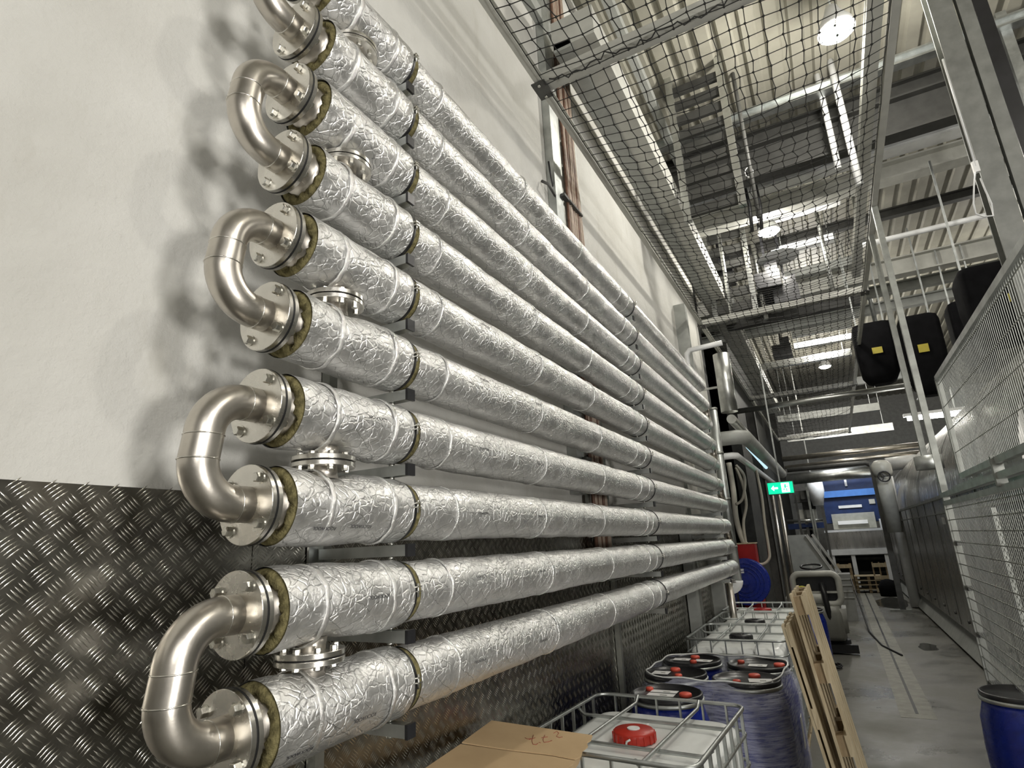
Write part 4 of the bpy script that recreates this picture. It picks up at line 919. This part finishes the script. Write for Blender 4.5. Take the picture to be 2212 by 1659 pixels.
# ================================================================ FAR MACHINE
MY = 28
def fb(x0, y0, x1, y1, Y, dep, shrink=0):
    a, b = pt(x0, (y0+y1)/2, Y=Y), pt(x1, (y0+y1)/2, Y=Y); t_, u_ = pt((x0+x1)/2, y0, Y=Y), pt((x0+x1)/2, y1, Y=Y)
    return ((a.x+b.x)/2, Y+dep/2, (t_.z+u_.z)/2), (b.x-a.x, dep, t_.z-u_.z)
M = thing('laundry_press', 'large blue-hooded machine at the far end of the aisle', 'machine', (.6, MY+1, 0))
for nm, q, mt in (('blue_hood', (1780, 1066, 1898, 1128, MY, 2), 'blue_paint'), ('upper_housing', (1772, 1036, 1890, 1064, MY+.4, 1.5), 'blue_paint'), ('light_blue_edge', (1776, 1058, 1890, 1072, MY-.15, .1), 'blue_light_paint'), ('top_rail', (1772, 1030, 1886, 1034, MY-.1, .08), 'blue_light_paint'),
                  ('steel_tub', (1785, 1146, 1912, 1188, MY-.6, 1.6), 'tank_steel'), ('tub_rim', (1780, 1143, 1910, 1148, MY-.65, .1), 'white_paint'), ('white_beam', (1787, 1186, 1920, 1198, MY-.9, .25), 'white_paint'), ('dark_base', (1790, 1200, 1918, 1262, MY+1.2, .3), 'roof_dark'),
                  ('apron', (1798, 1108, 1892, 1142, MY-.2, .08), 'clear_sheet'), ('apron_bar', (1810, 1124, 1875, 1132, MY-.3, .08), 'white_label'), ('hood_slot', (1811, 1091, 1862, 1097, MY-.05, .06), 'white_paint'), ('control_box', (1877, 1078, 1890, 1088, MY-.05, .06), 'pale_grey_plastic'), ('window_post', (1824, 1034, 1829, 1050, MY+.3, .1), 'white_paint'), ('white_post', (1901, 1120, 1908, 1143, MY-.6, .2), 'white_paint')):
    c, d = fb(*q); obj(nm, MB().box(c, d), mt, M, True)
for (x0, y0, x1, y1) in ((1836, 1198, 1848, 1262), (1908, 1198, 1920, 1245), (1792, 1198, 1800, 1262)):
    a, b = pt(x0, y0, Y=MY-.8), pt(x1, y1, Y=MY-.8); obj('leg', MB().bar((a.x+.1, MY-.8, 0), (a.x+.1, MY-.8, a.z), .14), 'white_paint', M, True)
for y_ in (1205, 1235): c, d = fb(1790, y_, 1915, y_+5, MY+.2, .1); obj('stretcher', MB().box(c, d), 'dark_steel', M, True)
c = pt(1766, 1060, Y=MY-.8); W1 = thing('chute', 'rounded white chute on the left of the blue machine', 'chute', (c.x, MY-.8, c.z))
mb = MB().tube([pt(1757, 1033, Y=MY-.8), pt(1762, 1060, Y=MY-.8), pt(1768, 1092, Y=MY-.8)], [.3, .32, .2], 18); obj('shell', mb, 'white_paint', W1, True)
for k, (x0, y0, x1, y1, mt, lab) in enumerate(((1712, 1060, 1752, 1085, 'dark_steel', 'dark box unit left of the white chute, upper'), (1735, 1075, 1760, 1100, 'roof_dark', 'dark box unit left of the blue hood, lower'), (1725, 1100, 1765, 1125, 'pale_grey_plastic', 'pale panel left of the blue hood'), (1702, 1130, 1785, 1142, 'blue_paint', 'dark blue low beam left of the steel tub'), (1730, 1145, 1770, 1210, 'painted_grey', 'grey cabinet standing left of the steel tub'))):
    c, d = fb(x0, y0, x1, y1, MY-.4+.1*k, .5); mb = MB().box(c, d).bar((c[0], c[1], 0), (c[0], c[1], c[2]), .1); mb.box((c[0]+.1, c[1]-.3, c[2]), (d[0]*.4, .12, d[2]*.5)); solo('machine_unit', mb, mt, lab, 'machine')
for k, (x, y0, y1) in enumerate(((1717, 1070, 1150), (1740, 1040, 1160), (1775, 1095, 1250), (1755, 1100, 1250))):
    a, b = pt(x, y0, Y=MY-1.6), pt(x, y1, Y=MY-1.6); solo('upright', MB().bar((a.x, MY-1.6, 0), (a.x, MY-1.6, a.z), .08), 'galvanised_dull' if k % 2 else 'dark_steel', '%s of the thin uprights left of the blue machine' % ['first', 'second', 'fourth', 'third'][k], 'post')
xpipe((1700, 1126), (1782, 1123), MY-1.5, .06, 'duct_metal', 'bright horizontal bar in front of the blue hood, left side')
c = pt(1865, 1215, Y=MY-1.5)
def far_pallet(x0, y0, x1, y1, Y, lab, stack=1, up=False):
    a, b = pt(x0, y1, Y=Y), pt(x1, y0, Y=Y); T = thing('pallet', lab, 'pallet', ((a.x+b.x)/2, Y+.4, 0)); W_ = b.x-a.x
    if up:
        H = b.z
        for z in (.1, H*.5, H-.1): obj('deck_board', MB().box(((a.x+b.x)/2, Y+.4, z), (W_, .03, .14)), 'wood', T, True)
        for f in (0, .5, 1): obj('skid', MB().box((a.x+W_*f*.92+W_*.04, Y+.46, H/2), (W_*.1, .1, H)), 'wood_dark', T, True)
        return
    for k in range(stack):
        z = k*.15
        obj('deck', MB().box(((a.x+b.x)/2, Y+.4, z+.13), (W_, .8, .025)), 'wood', T, True)
        for f in (-.45, 0, .45): obj('block', MB().box(((a.x+b.x)/2+W_*f, Y+.4, z+.06), (W_*.1, .75, .12)), 'wood_dark', T, True)
far_pallet(1850, 1240, 1905, 1268, 25.6, 'low stack of wooden pallets under the far machine', 4)
far_pallet(1790, 1218, 1838, 1262, 26.2, 'wooden pallet standing upright at the far machine, left', up=True)
far_pallet(1895, 1215, 1915, 1272, 25.2, 'narrow wooden pallet standing upright beside the far pallet stack', up=True)
c = pt(1918, 1262, Y=24.5); S2_ = MB().lathe([(.28, 0), (.3, .3), (.2, .5), (.05, .55)], (c.x, 24.5, 0), 'Z', 20); solo('waste_bag', S2_, 'black_cloth', 'black bag on the floor beside the far pallets', 'bag')
# blue and white parts high behind the valve riser
c, d = fb(1915, 990, 1998, 996, MY, .4); solo('blue_beam', MB().box(c, d), 'blue_light_paint', 'blue beam showing above the white pipe', 'beam')
c, d = fb(1920, 1040, 1960, 1075, MY+.5, 1); c = (c[0], c[1], (c[2]+d[2]/2)/2); d = (d[0], d[1], c[2]*2); solo('blue_panel', MB().box(c, d), 'blue_paint', 'dark blue panel between valve riser and washer dome', 'panel')
# ================================================================ TUNNEL WASHER on the right
TX = 1.66; TW = thing('tunnel_washer', 'long stainless tunnel washer with domed top along the right side', 'machine', (TX+1.9, 19, 0))
y0, y1 = 7.3, 27
zs = 2.7; R = 2.35; prof = []
def sheet_x(pts, a, b, name, mat):
    mb = MB(); n = len(pts); ny = 40
    vs = [(x, a+(b-a)*j/ny, z) for j in range(ny+1) for x, z in pts]
    mb.add(vs, [(j*n+i, (j+1)*n+i, (j+1)*n+i+1, j*n+i+1) for j in range(ny) for i in range(n-1)], True); return obj(name, mb, mat, TW, True)
dome = [(TX+R-R*math.cos(t*PI/24), zs+R*.92*math.sin(t*PI/24)) for t in range(25)]
sheet_x(dome, y0, y1, 'dome', 'tank_steel')
mb = MB(); mb.prism([Vector((x, y1, z)) for x, z in dome], (0, 0, 0), (0, .05, 0)); mb.prism([Vector((x, y0-.05, z)) for x, z in dome], (0, 0, 0), (0, .05, 0)); obj('end_wall', mb, 'tank_steel', TW, True)
obj('side_panel', MB().box((TX+R, (y0+y1)/2, (zs+.42)/2), (2*R-.04, y1-y0, zs-.42)), 'tank_steel', TW, True)
obj('seam_strip', MB().box((TX+.0, (y0+y1)/2, zs-.01), (.05, y1-y0, .05)), 'galvanised_dull', TW, True)
obj('seam_strip', MB().box((TX+.0, (y0+y1)/2, zs-.28), (.045, y1-y0, .02)), 'galvanised_dull', TW, True)
mb = MB(); mb.prism([Vector((TX-.06, y0, .06)), Vector((TX+.3, y0, .06)), Vector((TX+.3, y0, .44)), Vector((TX+.16, y0, .44))], (0, 0, 0), (0, y1-y0, 0)); obj('kick_skirt', mb, 'painted_grey', TW, True)
obj('plinth', MB().box((TX+R, (y0+y1)/2, .03), (2*R-.3, y1-y0-.2, .06)), 'dark_steel', TW, True)
yy = y0+1.2
while yy < y1:
    obj('panel_joint', MB().box((TX+.018, yy, (zs+.42)/2), (.012, .03, zs-.5)), 'dark_steel', TW, True)
    for z in (.62,): obj('bolt', MB().lathe([(.03, -.02), (.03, .01)], (TX+.01, yy+.35, z), 'X', 8), 'dark_steel', TW, True)
    yy += 1.35
for k in range(6):
    yb_ = 9.5+k*3.1; r2 = R+.015
    mb = MB(); vs = [(TX+R-r2*math.cos(t*PI/30), yb_+dy, zs+r2*.92*math.sin(t*PI/30)) for dy in (-.06, .06) for t in range(31)]
    mb.add(vs, [(t, 31+t, 32+t, t+1) for t in range(30)], True); obj('reflection_band', mb, 'galvanised_dull', TW, True)  # raised bands stand in for reflections across the dome
c = pt(2038, 1125, X=TX); obj('latch', MB().box((TX-.01, c.y, c.z), (.05, .22, .12)), 'galvanised', TW, True)
# ================================================================ GUARD FENCE
FXX = 1.0
def fence(za, zb, ya, yb, lab, dv, dh, wr, wh, dbl=True, name='guard_fence'):
    G = thing(name, lab, 'fence', (FXX, yb, za), 0, 'guard fence panels')
    for y in (ya, yb): obj('upright', MB().bar((FXX, y, za), (FXX, y, zb), .045, .045, (1, 0, 0)), 'galvanised_dull', G, True)
    for z in (za, zb): obj('rail', MB().bar((FXX, ya, z), (FXX, yb, z), .045, .045, (0, 0, 1)), 'galvanised', G, True)
    mb = MB(); y = ya+dv
    while y < yb: mb.bar((FXX-.002, y, za), (FXX-.002, y, zb), wr); y += dv
    z = za+dh
    while z < zb: mb.bar((FXX-.008, ya, z), (FXX-.008, yb, z), wh); z += dh
    obj('wire_mesh', mb, 'galvanised_dull', G, True); return G
fence(2.60, 3.46, 1.5, 6.18, 'upper wire-mesh guard panel at the right photo edge', .04, .2, .0032, .0045)
fence(.05, 2.42, 1.5, 7.38, 'tall lower wire-mesh guard panel with horizontal wires', .05, .105, .0028, .0085)
# rails between the panels and a second inner frame
GR = thing('guard_rail', 'double horizontal steel rail dividing the two guard panels', 'rail', (FXX, 7.3, 2.45))
for z, x in ((2.50, FXX+.0), (2.56, FXX+.12)): obj('rail', MB().bar((x, 1.5, z), (x, 7.4, z), .06, .045, (0, 0, 1)), 'galvanised', GR, True)
c = pt(2165, 1030, X=FXX); obj('joint_post', MB().box((FXX-.01, c.y, 2.53), (.06, .05, .2)), 'galvanised_dull', GR, True)
obj('top_rail', MB().bar((FXX+.05, 1.5, 3.52), (FXX+.05, 6.2, 3.52), .05, .05, (0, 0, 1)), 'galvanised', GR, True)
# expanded-metal screen standing right behind the lower panel
IS = thing('inner_screen', 'expanded-metal screen close behind the lower guard panel', 'screen', (FXX+.35, 4.5, 0))
mb = MB(); ys_, ye_, zt_ = 2.0, 7.3, 2.3; cw, ch = .055, .035; ny = int((ye_-ys_)/cw); nz = int(zt_/ch)
for j in range(nz):
    for i in range(ny):
        y = ys_+i*cw; z = .03+j*ch; s_ = 1 if (i+j) % 2 else -1
        a = Vector((FXX+.35, y, z+(ch if s_ < 0 else 0))); b = Vector((FXX+.35, y+cw, z+(0 if s_ < 0 else ch))); dd = Vector((0, -(b-a).z, (b-a).y)).normalized()*.0035
        mb.add([a-dd, b-dd, b+dd, a+dd, a-dd+Vector((.003, 0, 0)), b-dd+Vector((.003, 0, 0)), b+dd+Vector((.003, 0, 0)), a+dd+Vector((.003, 0, 0))], [(0, 1, 2, 3), (7, 6, 5, 4), (0, 4, 5, 1), (3, 2, 6, 7)])
obj('screen_mesh', mb, 'galvanised_dull', IS, True)
for y in (ys_, ye_): obj('frame_post', MB().bar((FXX+.35, y, 0), (FXX+.35, y, 2.35), .04, .04, (1, 0, 0)), 'galvanised_dull', IS, True)
# cables along the right edge of the fence
for k in range(5): 
    z = .35+.42*k; solo('fence_latch', MB().box((FXX+.02, 7.32, z), (.05, .08, .045)), 'black_plastic', 'black clip on the fence post, %s from the floor' % ['first', 'second', 'third', 'fourth', 'fifth'][k], 'clip', 'black clips on the fence post')
# ================================================================ COLUMN, BAGS at upper right
CL = thing('steel_column', 'tall grey steel column rising to the roof at the upper right', 'column', (2.2, 6.9, 0))
c0 = pt(2040, 60, Y=6.8)
mb = MB().ibeam((c0.x+.0, 6.8, 0), (c0.x+.0, 6.8, 9.08), .2, .2, .02, .012, (0, 1, 0)); obj('shaft', mb, 'column_paint', CL, True)
obj('side_channel', MB().bar((c0.x+.19, 6.74, 0), (c0.x+.19, 6.74, 9.08), .08, .12, (1, 0, 0)), 'column_paint', CL, True)
solo('shade_strip', MB().bar((c0.x+.34, 6.85, .0), (c0.x+.34, 6.85, 9.08), .14, .12, (1, 0, 0)), 'black_plastic', 'black vertical strip standing in for the shaded right side of the steel column', 'duct')  # black strip stands in for the shaded side of the column
a, b = pt(2037, 128, Y=6.68), pt(2108, 360, Y=6.68); CN = thing('conduit', 'bright thin conduit clipped to the left face of the steel column', 'conduit', (b.x, 6.68, b.z))
obj('pipe', MB().tube([(b.x, 6.68, b.z), (b.x, 6.68, a.z)], .011, 8), 'white_paint', CN, True)
obj('clip', MB().box((b.x, 6.69, b.z), (.05, .04, .12)), 'white_label', CN, True)
mb = MB(); a = pt(2107, 372, Y=6.5); L_ = [(2107, 372), (2104, 400), (2103, 440), (2108, 462), (2125, 468), (2146, 466), (2142, 440), (2128, 410), (2118, 385)]
P3 = [pt(x, y, Y=6.67) for x, y in L_]; mb.tube(P3, .008, 6); solo('cable', mb, 'white_paint', 'loop of white cable hanging beside the steel column', 'cable')
cc_ = pt(2185, 110, Y=9); solo('roof_strut', MB().bar((cc_.x, 9, 4), (cc_.x, 9, 9.0), .12, .12, (1, 0, 0)), 'galvanised', 'bright vertical strut at the upper right corner', 'strut')
def bag(xa, ya, xb, yb, Y, lab, lb=None):
    a, b = pt(xa, (ya+yb)/2, Y=Y), pt(xb, (ya+yb)/2, Y=Y); t_, u_ = pt((xa+xb)/2, ya, Y=Y), pt((xa+xb)/2, yb, Y=Y); w_ = (b.x-a.x)/2; h = t_.z-u_.z; d = w_*.9
    T = thing('laundry_bag', lab, 'bag', ((a.x+b.x)/2, Y+d, u_.z), 0, 'black hanging laundry bags')
    mb = MB().loft([(0, w_*.45, d*.45, w_*.3), (h*.04, w_*.7, d*.7, w_*.35), (h*.15, w_*.9, d*.9, w_*.35), (h*.5, w_, d, w_*.3), (h*.9, w_, d, w_*.25), (h*.97, w_*.92, d*.92, w_*.25), (h, w_*.7, d*.7, w_*.2)], (0, 0, 0), 7); obj('sack', mb, 'black_cloth', T)
    if lb: obj('yellow_label', MB().box((w_*lb[0], -d-.015, h*lb[1]), (w_*.5, .02, h*.1), 0, Matrix.Rotation(-.0, 3, 'Y')), 'yellow_label', T)
    for sx in (-.7, .7): obj('hanger', MB().bar((w_*sx, 0, h*.97), (w_*sx, 0, 8.1-u_.z), .03), 'galvanised', T)
bag(1850, 690, 1942, 825, 13.5, 'black laundry bag with yellow label just right of the net rail', (.0, .5))
bag(1955, 672, 2050, 850, 13.0, 'black laundry bag with yellow label, between the two thin posts and the fence', (-.1, .55))
bag(2062, 640, 2150, 800, 14.5, 'black laundry bag without visible label, above the fence rail', None)
bag(2085, 558, 2230, 740, 10.5, 'large black laundry bag highest at the right photo edge', (.55, .5))
